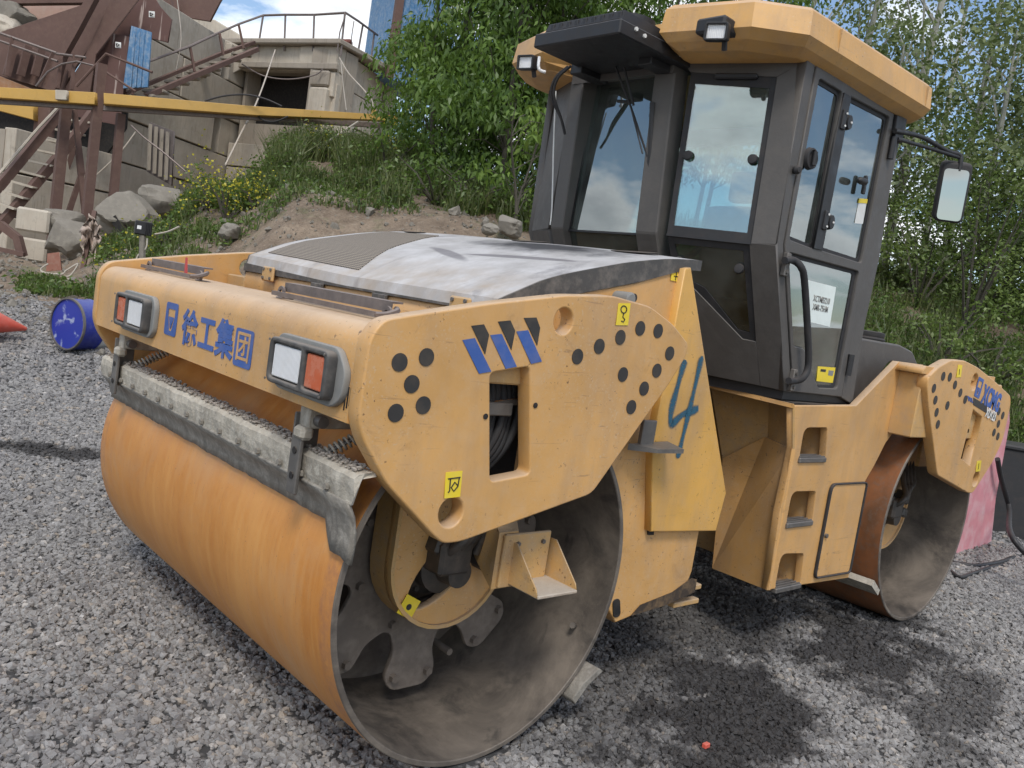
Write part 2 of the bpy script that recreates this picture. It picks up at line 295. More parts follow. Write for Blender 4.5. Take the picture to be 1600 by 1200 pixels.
c = mix(t, ramp(t, big.outputs[0], .35, .65), mix(t, 1, c, (.80, .80, .82), 'MULTIPLY'), c)
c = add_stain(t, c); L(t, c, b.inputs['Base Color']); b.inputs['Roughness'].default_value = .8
M_gravel = m
m, t, b = mat_base('ground_mixed')
geo = N(t, 'ShaderNodeNewGeometry'); at_ = N(t, 'ShaderNodeAttribute'); at_.attribute_name = 'dirt'
vo = N(t, 'ShaderNodeTexVoronoi'); L(t, geo.outputs['Position'], vo.inputs['Vector']); vo.inputs['Scale'].default_value = 34
def gn(sc, det=6, ro=.6):
    n_ = N(t, 'ShaderNodeTexNoise'); L(t, geo.outputs['Position'], n_.inputs['Vector']); n_.inputs['Scale'].default_value = sc; n_.inputs['Detail'].default_value = det; n_.inputs['Roughness'].default_value = ro; return n_.outputs[0]
sepc = N(t, 'ShaderNodeSeparateXYZ'); L(t, vo.outputs['Color'], sepc.inputs[0])
grav = ramp(t, sepc.outputs[0], .0, 1.0, (.18, .17, .165, 1), (.46, .445, .43, 1))
grav = mix(t, ramp(t, vo.outputs['Distance'], .0, .55), grav, (.05, .05, .05))
dirt = mix(t, ramp(t, gn(1.3, 8, .65), .35, .65), (.12, .085, .058), (.25, .19, .135)); dirt = mix(t, mul(t, ramp(t, gn(9, 8, .7), .5, .7), .6), dirt, (.33, .27, .20))
dirt = mix(t, mul(t, ramp(t, gn(.8, 6, .7), .56, .66), .55), dirt, (.10, .13, .045))
msk = mul(t, at_.outputs['Fac'], mul(t, mul(t, gn(1.6, 6, .7), .5, 'SUBTRACT'), .9), 'ADD')
msk.node.inputs[1].links[0].from_node.use_clamp = False; msk.node.inputs[1].links[0].from_node.inputs[0].links[0].from_node.use_clamp = False
c = mix(t, ramp(t, msk, .42, .58), grav, dirt)
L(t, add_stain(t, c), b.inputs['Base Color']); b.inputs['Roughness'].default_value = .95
hh = mul(t, mul(t, vo.outputs['Distance'], 1.0, 'MULTIPLY'), gn(12, 8, .7), 'ADD'); bump(t, b, hh, .9, .03)
M_ground = m

# ------------------------------------------------------------------ object helpers
def tagp(o, label=None, cat=None, group=None, kind=None):
    for k, v in (('label', label), ('category', cat), ('group', group), ('kind', kind)):
        if v: o[k] = v
    return o
def thing(name, label, cat, loc=(0, 0, 0), group=None):
    o = bpy.data.objects.new(name, None); COL.objects.link(o); o.location = loc; o.empty_display_size = .2
    return tagp(o, label, cat, group)
def origin(o):
    v = Vector((0, 0, 0))
    while o is not None: v += Vector(o.location); o = o.parent
    return v
def link(name, me, mt, parent=None, label=None, smooth=False):
    if mt is not None and len(me.materials) == 0: me.materials.append(mt)
    o = bpy.data.objects.new(name, me); COL.objects.link(o)
    if parent is not None: o.parent = parent; o.location = -origin(parent)
    if smooth:
        me.shade_smooth()
    if label: o['label'] = label
    return o
def bm_mesh(name, bm):
    me = bpy.data.meshes.new(name); bmesh.ops.recalc_face_normals(bm, faces=bm.faces); bm.to_mesh(me); bm.free(); return me
def auto_smooth(me, ang=35):
    me.shade_smooth()
    bm = bmesh.new(); bm.from_mesh(me)
    for e_ in bm.edges:
        if len(e_.link_faces) != 2 or e_.calc_face_angle(0) > R_(ang): e_.smooth = False
    bm.to_mesh(me); bm.free()
def box_bm(bm, lo, hi, bev=0, M=None, seg=1):
    r = bmesh.ops.create_cube(bm, size=1); vs = r['verts']
    sz = [hi[i] - lo[i] for i in range(3)]; ce = [(hi[i] + lo[i]) / 2 for i in range(3)]
    for v in vs: v.co = Vector([v.co[i] * sz[i] + ce[i] for i in range(3)])
    if bev:
        es = list({e_ for v in vs for e_ in v.link_edges})
        r2 = bmesh.ops.bevel(bm, geom=es, offset=bev, segments=seg, affect='EDGES', profile=.6)
        vs = list({v for f in r2['faces'] for v in f.verts} | {v for v in vs if v.is_valid})
    if M is not None:
        for v in vs: v.co = M @ v.co
def box(name, lo, hi, mt, parent=None, bev=.004, M=None, label=None, seg=1):
    bm = bmesh.new(); box_bm(bm, lo, hi, bev, M, seg); me = bm_mesh(name, bm)
    if seg > 1: auto_smooth(me)
    return link(name, me, mt, parent, label)
def frame_M(o, u, v):
    u = Vector(u).normalized(); v = Vector(v); v = (v - u * v.dot(u)).normalized(); w = u.cross(v)
    M = Matrix((u, v, w)).transposed().to_4x4(); M.translation = Vector(o); return M
def fill(name, loops, M, thick, mt, parent=None, bev=0.0, label=None, res=2):
    """plate: 2D loops (first outer, rest holes) filled and extruded by thick about its middle plane, placed by M"""
    cu = bpy.data.curves.new(name, 'CURVE'); cu.dimensions = '2D'; cu.fill_mode = 'BOTH'
    cu.extrude = max(0, thick / 2 - bev); cu.bevel_depth = bev; cu.offset = -bev; cu.bevel_resolution = 1
    for lp in loops:
        s = cu.splines.new('POLY'); s.points.add(len(lp) - 1); s.use_cyclic_u = True
        for p_, q in zip(s.points, lp): p_.co = (q[0], q[1], 0, 1)
    o = bpy.data.objects.new('tmp', cu); COL.objects.link(o)
    me = bpy.data.meshes.new_from_object(o.evaluated_get(bpy.context.evaluated_depsgraph_get()))
    bpy.data.objects.remove(o); bpy.data.curves.remove(cu); me.name = name
    bm = bmesh.new(); bm.from_mesh(me); bmesh.ops.remove_doubles(bm, verts=bm.verts, dist=1e-5); bmesh.ops.recalc_face_normals(bm, faces=bm.faces); bm.to_mesh(me); bm.free()
    me.transform(M); me.materials.clear()
    return link(name, me, mt, parent, label)
MXZ = lambda y: Matrix(((1, 0, 0, 0), (0, 0, -1, y), (0, 1, 0, 0), (0, 0, 0, 1)))     # 2D (x,z) at lateral y
MYZ = lambda x: Matrix(((0, 0, 1, x), (1, 0, 0, 0), (0, 1, 0, 0), (0, 0, 0, 1)))      # 2D (y,z) at x
def rounded(pts, r, n=4):
    out = []; k = len(pts)
    for i in range(k):
        p = Vector(pts[i]).to_2d() if len(pts[i]) > 2 else Vector(pts[i]); a = Vector(pts[i - 1]) - p; b_ = Vector(pts[(i + 1) % k]) - p
        rr_ = r[i] if isinstance(r, (list, tuple)) else r
        rr_ = min(rr_, a.length * .45, b_.length * .45)
        if rr_ <= 0: out.append(tuple(p)); continue
        A = p + a.normalized() * rr_; B = p + b_.normalized() * rr_
        for j in range(n + 1):
            u = j / n; q = A * (1 - u) ** 2 + p * 2 * u * (1 - u) + B * u * u; out.append((q.x, q.y))
    return out
def circ(cx, cy, r, n=24, r2=None): return [(cx + r * math.cos(2 * math.pi * i / n), cy + (r2 or r) * math.sin(2 * math.pi * i / n)) for i in range(n)]
def pxz(pts, y): return [(lambda v: (v.x, v.z))(at(a, b_, 'y', y)) for a, b_ in pts]
def pyz(pts, x): return [(lambda v: (v.y, v.z))(at(a, b_, 'x', x)) for a, b_ in pts]
def tube_bm(bm, path, r, n=8, caps=True, square=False):
    path = [Vector(p) for p in path]; rs = r if isinstance(r, (list, tuple)) else [r] * len(path)
    up = Vector((0, 0, 1)); rings = []; prev = None
    for i, p in enumerate(path):
        d = (path[min(i + 1, len(path) - 1)] - path[max(i - 1, 0)])
        d = d.normalized() if d.length > 1e-9 else Vector((0, 0, 1))
        if prev is None:
            a = up if abs(d.z) < .95 else Vector((1, 0, 0)); x = d.cross(a).normalized()
        else: x = (prev - d * prev.dot(d)).normalized()
        prev = x; y = d.cross(x)
        ring = []
        for j in range(n):
            an = 2 * math.pi * (j + (.5 if n == 4 else 0)) / n; k = math.sqrt(2) if n == 4 else 1
            ring.append(bm.verts.new(p + (x * math.cos(an) + y * math.sin(an)) * rs[i] * k))
        rings.append(ring)
    for a, b_ in zip(rings, rings[1:]):
        for j in range(n): bm.faces.new((a[j], a[(j + 1) % n], b_[(j + 1) % n], b_[j]))
    if caps: bm.faces.new(rings[0][::-1]); bm.faces.new(rings[-1])
def tube(name, path, r, mt, parent=None, n=8, label=None):
    bm = bmesh.new(); tube_bm(bm, path, r, n); me = bm_mesh(name, bm)
    if n > 4: auto_smooth(me, 50)
    return link(name, me, mt, parent, label)
def smoothpath(pts, k=6):
    pts = [Vector(p) for p in pts]; out = []
    for i in range(len(pts) - 1):
        p0 = pts[max(i - 1, 0)]; p1 = pts[i]; p2 = pts[i + 1]; p3 = pts[min(i + 2, len(pts) - 1)]
        for j in range(k):
            u = j / k; out.append(.5 * ((2 * p1) + (p2 - p0) * u + (2 * p0 - 5 * p1 + 4 * p2 - p3) * u * u + (3 * p1 - p0 - 3 * p2 + p3) * u ** 3))
    out.append(pts[-1]); return out
def lathe(name, prof, M, mt, parent=None, n=48, label=None, closed=False):
    bm = bmesh.new(); rings = []
    for r, h in prof:
        rings.append([bm.verts.new(M @ Vector((r * math.cos(2 * math.pi * i / n), r * math.sin(2 * math.pi * i / n), h))) for i in range(n)])
    if closed: rings.append(rings[0])
    for a, b_ in zip(rings, rings[1:]):
        for i in range(n): bm.faces.new((a[i], a[(i + 1) % n], b_[(i + 1) % n], b_[i]))
    if not closed:
        if prof[0][0] > 1e-4: bm.faces.new(rings[0][::-1])
        if prof[-1][0] > 1e-4: bm.faces.new(rings[-1])
    bmesh.ops.remove_doubles(bm, verts=bm.verts, dist=1e-5)
    me = bm_mesh(name, bm); auto_smooth(me, 30); return link(name, me, mt, parent, label)
def loft(name, secs, mt, parent=None, label=None, bev=0):
    bm = bmesh.new(); rings = [[bm.verts.new(Vector(p)) for p in s] for s in secs]; n = len(rings[0])
    for a, b_ in zip(rings, rings[1:]):
        for i in range(n): bm.faces.new((a[i], a[(i + 1) % n], b_[(i + 1) % n], b_[i]))
    bm.faces.new(rings[0][::-1]); bm.faces.new(rings[-1])
    if bev: bmesh.ops.bevel(bm, geom=list(bm.edges), offset=bev, segments=1, affect='EDGES')
    return link(name, bm_mesh(name, bm), mt, parent, label)
def poly3(name, pts, thick, mt, parent=None, holes=(), bev=.002, label=None, off=0):
    """flat plate through 3D points (planar), its thickness going away from the camera side"""
    P_ = [Vector(p) for p in pts]; o = P_[0]; u = (P_[1] - o).normalized()
    nrm = Vector((0, 0, 0))
    for i in range(len(P_)): nrm += (P_[i] - o).cross(P_[(i + 1) % len(P_)] - o)
    nrm.normalize(); v = nrm.cross(u)
    if nrm.dot(CAM - o) < 0: nrm = -nrm; v = nrm.cross(u)
    M = Matrix((u, v, nrm)).transposed().to_4x4(); M.translation = o - nrm * (thick / 2 - off)
    to2 = lambda p: ((Vector(p) - o).dot(u), (Vector(p) - o).dot(v))
    return fill(name, [[to2(p) for p in P_]] + [[to2(p) for p in h] for h in holes], M, thick, mt, parent, bev, label)
def text(name, body, M, size, mt, parent, bold=0.0, sx=1, thick=.001, label=None, shear=0):
    c = bpy.data.curves.new(name, 'FONT'); c.body = body; c.size = size; c.extrude = thick; c.offset = bold; c.align_x = 'CENTER'; c.align_y = 'CENTER'; c.shear = shear; c.resolution_u = 3
    o = bpy.data.objects.new('tmp', c); COL.objects.link(o)
    me = bpy.data.meshes.new_from_object(o.evaluated_get(bpy.context.evaluated_depsgraph_get()))
    bpy.data.objects.remove(o); me.name = name
    me.transform(M @ Matrix.Diagonal((sx, 1, 1, 1))); me.materials.clear()
    return link(name, me, mt, parent, label)
def bolt(M, r, h, mt, parent, name='bolt'):
    key = ('b', r, h, mt.name)
    if key not in MATS:
        bm = bmesh.new(); bmesh.ops.create_cone(bm, cap_ends=True, segments=6, radius1=r, radius2=r * .92, depth=h, matrix=Matrix.Translation((0, 0, h / 2)))
        MATS[key] = bm_mesh('bolt', bm); MATS[key].materials.append(mt)
    o = bpy.data.objects.new(name, MATS[key]); COL.objects.link(o); o.parent = parent
    o.matrix_local = Matrix.Translation(-origin(parent)) @ M; return o
def dirM(loc, d):
    q = Vector(d).to_track_quat('Z', 'Y'); return Matrix.Translation(Vector(loc)) @ q.to_matrix().to_4x4()

# ------------------------------------------------------------------ terrain
TP = [-900, 60, 200, 300, 450, 650, 850, 1200, 1500, 2600]
TD = [0, 6, 8, 9, 10, 11, 12, 13, 15, 18, 22, 30, 200]
TZ = {-900: [0, 0, .1, .2, .3, .45, .6, .65, .7, .8, .9, 1, 1],
      60: [0, 0, .12, .3, .45, .6, .72, .78, .85, .92, 1.0, 1.1, 1.1],
      200: [0, 0, .15, .35, .6, .8, 1.0, 1.15, 1.5, 2.1, 2.3, 2.5, 2.5],
      300: [0, 0, .2, .45, .8, 1.15, 1.5, 1.85, 2.4, 3.0, 3.3, 3.5, 3.5],
      450: [0, 0, .2, .6, 1.3, 1.9, 2.3, 2.65, 3.1, 3.9, 4.3, 4.5, 4.5],
      650: [0, 0, .2, .8, 1.6, 2.2, 2.5, 2.75, 3.3, 3.9, 4.3, 4.5, 4.5],
      850: [0, 0, .2, .8, 1.5, 2.0, 2.45, 2.75, 3.2, 3.8, 4.3, 4.5, 4.5],
      1200: [0, 0, .1, .4, .9, 1.4, 1.8, 2.1, 2.7, 3.4, 3.9, 4.5, 4.5],
      1500: [0, 0, .05, .3, .75, 1.2, 1.6, 1.95, 2.6, 3.2, 3.8, 4.5, 4.5],
      2600: [0, 0, 0, .2, .5, .9, 1.3, 1.7, 2.4, 3.0, 3.5, 4, 4]}
TZM = np.array([TZ[k] for k in TP])
def gz(x, y, rough=True):
    rx, ry = x - CAM.x, y - CAM.y; d = rx * FG.x + ry * FG.y; s = rx * RG.x + ry * RG.y
    p = 800 + 1333 * s / max(d, 2.0); dd_ = min(max(d, 0), 199.9)
    col = np.array([np.interp(dd_, TD, TZM[i]) for i in range(len(TP))]) if False else None
    i = int(np.searchsorted(TP, p)) - 1; i = min(max(i, 0), len(TP) - 2); u = (min(max(p, TP[0]), TP[-1]) - TP[i]) / (TP[i + 1] - TP[i]); u = u * u * (3 - 2 * u)
    z = np.interp(dd_, TD, TZM[i]) * (1 - u) + np.interp(dd_, TD, TZM[i + 1]) * u
    if rough and z > .05:
        k = min(1, z / .8)
        z += k * (.16 * noise.noise(Vector((x * .8, y * .8, 1))) + .07 * noise.noise(Vector((x * 2.6, y * 2.6, 4))) + .03 * noise.noise(Vector((x * 7, y * 7, 9))))
    return float(z)
def pd(px, dist):
    """ground point under image column px at depth dist"""
    s = (px - 800) / 1333 * dist; x = CAM.x + FG.x * dist + RG.x * s; y = CAM.y + FG.y * dist + RG.y * s
    return Vector((x, y, gz(x, y)))
def build_terrain():
    ds = list(np.arange(-8, 6, .5)) + list(np.arange(6, 22, .16)) + list(np.arange(22, 40, .8)) + [45, 55, 70, 90, 120, 170, 260, 400]
    ss = [-400, -250, -150, -100, -70, -50, -35, -25] + list(np.arange(-19, 19.01, .2)) + [25, 35, 50, 70, 100, 150, 250, 400]
    ds = [-400, -200, -100, -50, -25, -14] + ds
    V = []; D = []
    for d in ds:
        for s in ss:
            x = CAM.x + FG.x * d + RG.x * s; y = CAM.y + FG.y * d + RG.y * s
            V.append((x, y, gz(x, y))); p = 800 + 1333 * s / max(d, 2)
            edge = np.interp(p, [-300, 60, 200, 400, 1200, 1500, 2200], [11.5, 10.8, 9.6, 8.4, 8.6, 9.0, 9.5]); D.append(min(1, max(0, .5 + (d - edge) / 1.6)))
    n = len(ss); F = [(i * n + j, i * n + j + 1, (i + 1) * n + j + 1, (i + 1) * n + j) for i in range(len(ds) - 1) for j in range(n - 1)]
    me = bpy.data.meshes.new('ground'); me.from_pydata(V, [], F); a = me.attributes.new('dirt', 'FLOAT', 'POINT'); a.data.foreach_set('value', D)
    me.shade_smooth(); o = link('ground', me, M_ground); o['kind'] = 'structure'
build_terrain()
def stone_cloud(name, pts, scl, rots, mt, seedo=0):
    me = bpy.data.meshes.new(name); me.vertices.add(len(pts)); me.vertices.foreach_set('co', np.asarray(pts, 'f').ravel())
    a = me.attributes.new('scl', 'FLOAT_VECTOR', 'POINT'); a.data.foreach_set('vector', np.asarray(scl, 'f').ravel())
    a = me.attributes.new('rot', 'FLOAT_VECTOR', 'POINT'); a.data.foreach_set('vector', np.asarray(rots, 'f').ravel())
    o = bpy.data.objects.new(name, me); COL.objects.link(o); o['kind'] = 'stuff'
    g = bpy.data.node_groups.new(name + '_nodes', 'GeometryNodeTree')
    g.interface.new_socket('Geometry', in_out='INPUT', socket_type='NodeSocketGeometry'); g.interface.new_socket('Geometry', in_out='OUTPUT', socket_type='NodeSocketGeometry')
    gi = N(g, 'NodeGroupInput'); go = N(g, 'NodeGroupOutput'); jn = N(g, 'GeometryNodeJoinGeometry')
    for k in range(6):
        ic = N(g, 'GeometryNodeMeshIcoSphere'); ic.inputs['Radius'].default_value = 1; ic.inputs['Subdivisions'].default_value = 1 if k % 3 else 2
        sp_ = N(g, 'GeometryNodeSetPosition'); nz = N(g, 'ShaderNodeTexNoise'); nz.noise_dimensions = '4D'; nz.inputs['W'].default_value = k * 3.7 + seedo; nz.inputs['Scale'].default_value = 1.3
        sb = N(g, 'ShaderNodeVectorMath', operation='SUBTRACT'); sb.inputs[1].default_value = (.5, .5, .5); sc_ = N(g, 'ShaderNodeVectorMath', operation='SCALE'); sc_.inputs['Scale'].default_value = 2.6
        L(g, nz.outputs['Color'], sb.inputs[0]); L(g, sb.outputs[0], sc_.inputs[0]); L(g, ic.outputs[0], sp_.inputs[0]); L(g, sc_.outputs[0], sp_.inputs['Offset'])
        sm = N(g, 'GeometryNodeSetMaterial'); sm.inputs['Material'].default_value = mt; L(g, sp_.outputs[0], sm.inputs[0])
        gti = N(g, 'GeometryNodeGeometryToInstance'); L(g, sm.outputs[0], gti.inputs[0]); L(g, gti.outputs[0], jn.inputs[0])
    iop = N(g, 'GeometryNodeInstanceOnPoints'); iop.inputs['Pick Instance'].default_value = True
    L(g, gi.outputs[0], iop.inputs['Points']); L(g, jn.outputs[0], iop.inputs['Instance'])
    ri = N(g, 'FunctionNodeRandomValue', data_type='INT'); ri.inputs[4].default_value = 0; ri.inputs[5].default_value = 5; L(g, ri.outputs[2], iop.inputs['Instance Index'])
    for nm, sk in (('scl', 'Scale'), ('rot', 'Rotation')):
        na = N(g, 'GeometryNodeInputNamedAttribute', data_type='FLOAT_VECTOR'); na.inputs[0].default_value = nm; L(g, na.outputs[0], iop.inputs[sk])
    L(g, iop.outputs[0], go.inputs[0])
    md = o.modifiers.new('scatter', 'NODES'); md.node_group = g; return o
def gravel():
    P_, Sc = [], []
    for d0, d1, dens, sz in ((.6, 4.4, 4200, .0112), (4.4, 7.4, 3000, .0130), (7.4, 12.5, 1400, .0175)):
        area = 1.15 * (d1 ** 2 - d0 ** 2); n = int(area * dens)
        d = np.sqrt(rng.uniform(d0 ** 2, d1 ** 2, n)); s = d * rng.uniform(-.95, 1.35, n)
        x = CAM.x + FG.x * d + RG.x * s; y = CAM.y + FG.y * d + RG.y * s
        for a, b_, dd_, ss_ in zip(x, y, d, s):
            p = 800 + 1333 * ss_ / dd_; edge = np.interp(p, [-300, 60, 200, 400, 1200, 1500, 2200], [11.5, 10.8, 9.6, 8.4, 8.6, 9.0, 9.5])
            if dd_ > edge + rnd.gauss(0, .5): continue
            if abs(b_) < 1.09 and (abs(a) < .17 or abs(a - 3.52) < .17): continue
            k = sz * min(1.7, math.exp(rnd.gauss(0, .32))); P_.append((a, b_, gz(a, b_) + k * rnd.uniform(.0, .5))); Sc.append((k, k * rnd.uniform(.7, 1), k * rnd.uniform(.5, .8)))
    n = len(P_); rot = np.stack([rng.normal(0, .35, n), rng.normal(0, .35, n), rng.uniform(0, 6.28, n)], -1)
    stone_cloud('gravel', P_, Sc, rot, M_gravel)
gravel()
def rubble():
    P_, Sc = [], []
    for i in range(2200):
        p = rnd.uniform(150, 900); d = rnd.uniform(9, 17); v = pd(p, d); k = .011 * math.exp(abs(rnd.gauss(0, .75))); P_.append((v.x, v.y, v.z + k * .2)); Sc.append((k, k * .8, k * .6))
    for i in range(1600):
        p = rnd.uniform(-250, 330); d = rnd.uniform(9.5, 19); v = pd(p, d); k = .02 * math.exp(abs(rnd.gauss(0, .6))); P_.append((v.x, v.y, v.z + k * .2)); Sc.append((k, k * .8, k * .6))
    n = len(P_); rot = rng.uniform(0, 6.28, (n, 3)); stone_cloud('rubble_stones', P_, Sc, rot, M_stone, 5)
rubble()

# ================================================================== ROAD ROLLER
RL = thing('road_roller', 'big dusty yellow tandem road roller with a grey glazed cab, standing on the gravel', 'road roller', (1.76, 0, 0))
WB = 3.52; YP = -1.165                      # wheelbase, outer face of the near side plates
# ---- side plates
PL_OUT = [(-.694, 1.40), (-.66, 1.455), (-.566, 1.478), (-.30, 1.54), (.0, 1.60), (.22, 1.625), (.42, 1.612), (.56, 1.565), (.675, 1.50), (.668, 1.45), (.596, 1.346), (.276, .95), (-.28, .822), (-.345, .822), (-.385, .85), (-.574, 1.008), (-.67, 1.13), (-.694, 1.19)]
h1 = at(881, 502, 'y', YP); h2 = at(705, 801, 'y', YP)
slot = pxz([(766, 583), (828, 573), (828, 741), (766, 753)], YP)
fl = [(x, z) for x, z in PL_OUT]
sp_near = fill('side_plate', [rounded(fl, .03), circ(h1.x, h1.z, .042), circ(h2.x, h2.z, .045), rounded(slot, .02)], MXZ(YP + .03), .06, M_yel, RL, .006)
h1b, h2b = (h1.x, h1.z), (h2.x, h2.z)
fill('side_plate', [rounded(fl, .03), circ(*h1b, .045), circ(*h2b, .045)], MXZ(1.14), .05, M_yel, RL, .006)
rs = pxz([(1521, 640), (1535, 651), (1516, 728), (1502, 716)], YP)
rfl = [(WB - x, z) for x, z in fl][::-1]
rh1 = at(1523, 597, 'y', YP); rh2 = at(1525, 748, 'y', YP)
sp_rear = fill('side_plate', [rounded(rfl, .03), circ(rh1.x, rh1.z, .05), circ(rh2.x, rh2.z, .05), rs], MXZ(YP + .03), .06, M_yel, RL, .006)
fill('side_plate', [rounded(rfl, .03)], MXZ(1.14), .05, M_yel, RL, .006)
YD = YP - .0015
def dot(px, py, par, r=.0255):
    v = at(px, py, 'y', YP); fill('round_decal', [circ(v.x, v.z, r, 20)], MXZ(YD), .002, M_dec, par)
for q in ((624, 566), (666, 558), (643, 600), (618, 645), (661, 633), (902, 557), (936, 541), (969, 527), (1000, 513), (1028, 517), (1046, 552), (973, 585), (1026, 579), (1006, 607), (986, 636)): dot(*q, sp_near)
Z2 = lambda a, b_: (1080 + a / 2.61, 540 + b_ / 2.61)
for a, b_ in ((1027, 125), (1054, 128), (1075, 160), (1097, 192), (989, 174), (995, 222), (1000, 272), (1005, 321), (1044, 244), (1117, 220), (1254, 268), (1270, 285), (1252, 319), (1234, 354), (1250, 370)): dot(*Z2(a, b_), sp_rear)
# chevrons
Z6 = lambda a, b_: (560 + a / 2.608, 420 + b_ / 2.608)
for pts, mt in (([(423, 290), (473, 282), (540, 418), (490, 427)], M_blue), ([(536, 270), (582, 265), (644, 398), (599, 407)], M_blue), ([(643, 255), (690, 250), (746, 377), (702, 387)], M_blue),
                ([(459, 232), (510, 226), (531, 268), (515, 348)], M_dec), ([(568, 215), (618, 210), (637, 252), (622, 330)], M_dec), ([(673, 200), (724, 198), (739, 240), (727, 312)], M_dec)):
    fill('stripe_decal', [pxz([Z6(*p_) for p_ in pts], YP)], MXZ(YD), .002, mt, sp_near)
def sticker(pts, par, ink, y=YP):
    fill('warning_sticker', [pxz(pts, y)], MXZ(y - .002), .002, M_stick, par)
    for s_ in ink: 
        pp = [Vector((x_, y - .0035, z_)) for x_, z_ in pxz(s_, y)]; tube('sticker_symbol', pp, .0016, M_ink, par, 4)
st = lambda L_: [Z6(*p_) for p_ in L_]
sticker(st([(355, 829), (422, 822), (412, 928), (347, 935)]), sp_near, [st([(362, 855), (412, 848)]), st([(372, 853), (368, 905), (362, 910)]), st([(408, 850), (402, 885), (385, 905), (375, 890), (390, 868), (400, 880)])])
sticker(st([(1059, 140), (1107, 140), (1096, 230), (1046, 229)]), sp_near, [[Z6(1078 + 12 * math.cos(i * .6), 165 + 15 * math.sin(i * .6)) for i in range(12)], st([(1078, 180), (1074, 196), (1082, 206), (1077, 216), (1068, 212)])])
for q in ((800, 0), ):
    pass
for a, b_ in ((517, 601), (720, 556)):
    v = at(*Z6(a, b_), 'y', YP); lathe('plug', [(.0, .001), (.009, .001), (.009, .003)], dirM((v.x, YP, v.z), (0, -1, 0)), M_darkin, sp_near, 12)
# hoses seen through the slot, held by a clip
for i in range(10):
    x0 = -.285 + i * .023; pts = [(x0 + .03, -1.02 + .012 * (i % 2), 1.39), (x0 + .055, -1.04, 1.28), (x0 + .06, -1.05 + .01 * (i % 3), 1.18), (x0 + .03, -1.04, 1.08), (x0 - .03, -1.0, .98)]
    tube('hose', smoothpath(pts, 5), .0135, M_rubber, sp_near, 8)
box('hose_clip', (-.262, -1.085, 1.195), (-.075, -1.062, 1.237), M_steel, sp_near, .004, Matrix.Rotation(R_(0), 4, 'Y'))
box('slot_backing', (-.34, -.97, .95), (.08, -.95, 1.42), M_darkin, sp_near, 0)
box('slot_backing', (3.45, -.97, .95), (3.85, -.95, 1.42), M_yel_d, sp_rear, 0)
box('hose_clip', (3.53, -1.13, 1.195), (3.69, -1.11, 1.225), M_steel, sp_rear, .003)
# writing on the rear plate
def facing_M(v, yaxis, xaxis):     # x right, y up, z to -Y
    X = Vector(xaxis).normalized(); Y_ = Vector(yaxis).normalized(); Z_ = X.cross(Y_); M = Matrix((X, Y_, Z_)).transposed().to_4x4(); M.translation = v; return M
a0 = at(*Z2(1160, 175), 'y', YD); a1 = at(*Z2(1252, 232), 'y', YD); dirx = (a1 - a0).normalized(); upx = Vector((-dirx.z, 0, dirx.x)); 
if upx.z < 0: upx = -upx
mid = (a0 + a1) / 2
text('name_lettering', 'XCMG', facing_M(at(*Z2(1225, 221), 'y', YD - .001), upx, dirx), .155, M_blue, sp_rear, .007, .72)
v = at(*Z2(1174, 172), 'y', YD); Ml = facing_M(v, upx, dirx)
fill('logo_frame', [rounded([(-.045, -.06), (.045, -.06), (.045, .06), (-.045, .06)], .01), [(-.03, .04), (-.03, .005), (-.008, -.045), (.008, -.045), (.03, .005), (.03, .04)]], Ml, .002, M_blue, sp_rear)
fill('logo_mark', [[(-.02, .0), (.02, .0), (.0, -.038)]], Ml, .002, M_blue, sp_rear)
b0 = [Z2(*q) for q in ((1150, 212), (1205, 243), (1203, 275), (1149, 241))]; fill('stripe_decal', [pxz(b0, YP)], MXZ(YD), .002, M_dec, sp_rear)
text('model_lettering', 'XD123', facing_M(at(*Z2(1222, 283), 'y', YD - .004), upx, dirx), .085, M_white, sp_rear, .0015, .74)
b0 = [Z2(*q) for q in ((1203, 262), (1243, 285), (1241, 306), (1201, 282))]; fill('stripe_decal', [pxz(b0, YP)], MXZ(YD), .0015, M_dec, sp_rear)
for k, (a, b_) in enumerate(((1130, 215), (1137, 219), (1144, 223))):
    fill('stripe_decal', [pxz([Z2(a - 4, b_ - 10), Z2(a, b_ - 10), Z2(a + 4, b_ + 10), Z2(a, b_ + 12)], YP)], MXZ(YD), .002, M_blue, sp_rear)
sticker([Z2(*q) for q in ((1088, 78), (1104, 79), (1098, 128), (1079, 130))], sp_rear, [[Z2(1092, 95), Z2(1090, 118)]])
sticker([Z2(*q) for q in ((1165, 470), (1182, 468), (1176, 512), (1158, 514))], sp_rear, [[Z2(1171, 480), Z2(1168, 503)]])
# ---- front and rear cross beams
def cross_beam(mx):
    f = (lambda x: x) if not mx else (lambda x: WB - x)
    prof = [(-.66, 1.158), (-.69, 1.165), (-.69, 1.33)] + [(-.62 - .07 * math.cos(a), 1.37 + .07 * math.sin(a)) for a in np.linspace(0, math.pi / 2, 8)] + [(-.34, 1.445), (-.34, 1.37), (-.37, 1.37), (-.37, 1.425), (-.62, 1.42), (-.66, 1.36)]
    pr = [(f(x), z) for x, z in prof]
    if mx: pr = pr[::-1]
    o = fill('cross_beam', [pr], MXZ(0), 2.21, M_yel, RL, 0); auto_smooth(o.data, 25); return o
BEAM = cross_beam(False); cross_beam(True)
bx = -.6915
Mtext = lambda y, z: facing_M(Vector((bx, y, z)), (0, 0, 1), (0, -1, 0))
yc = [.195, .02, -.135, -.285, -.435]
fill('logo_frame', [rounded([(-.058, -.062), (.058, -.062), (.058, .062), (-.058, .062)], .014), [(-.035, .038), (.035, .038), (.035, .012), (.012, -.045), (-.012, -.045), (-.035, .012)]], Mtext(yc[0] + .01, 1.293), .002, M_blue, BEAM)
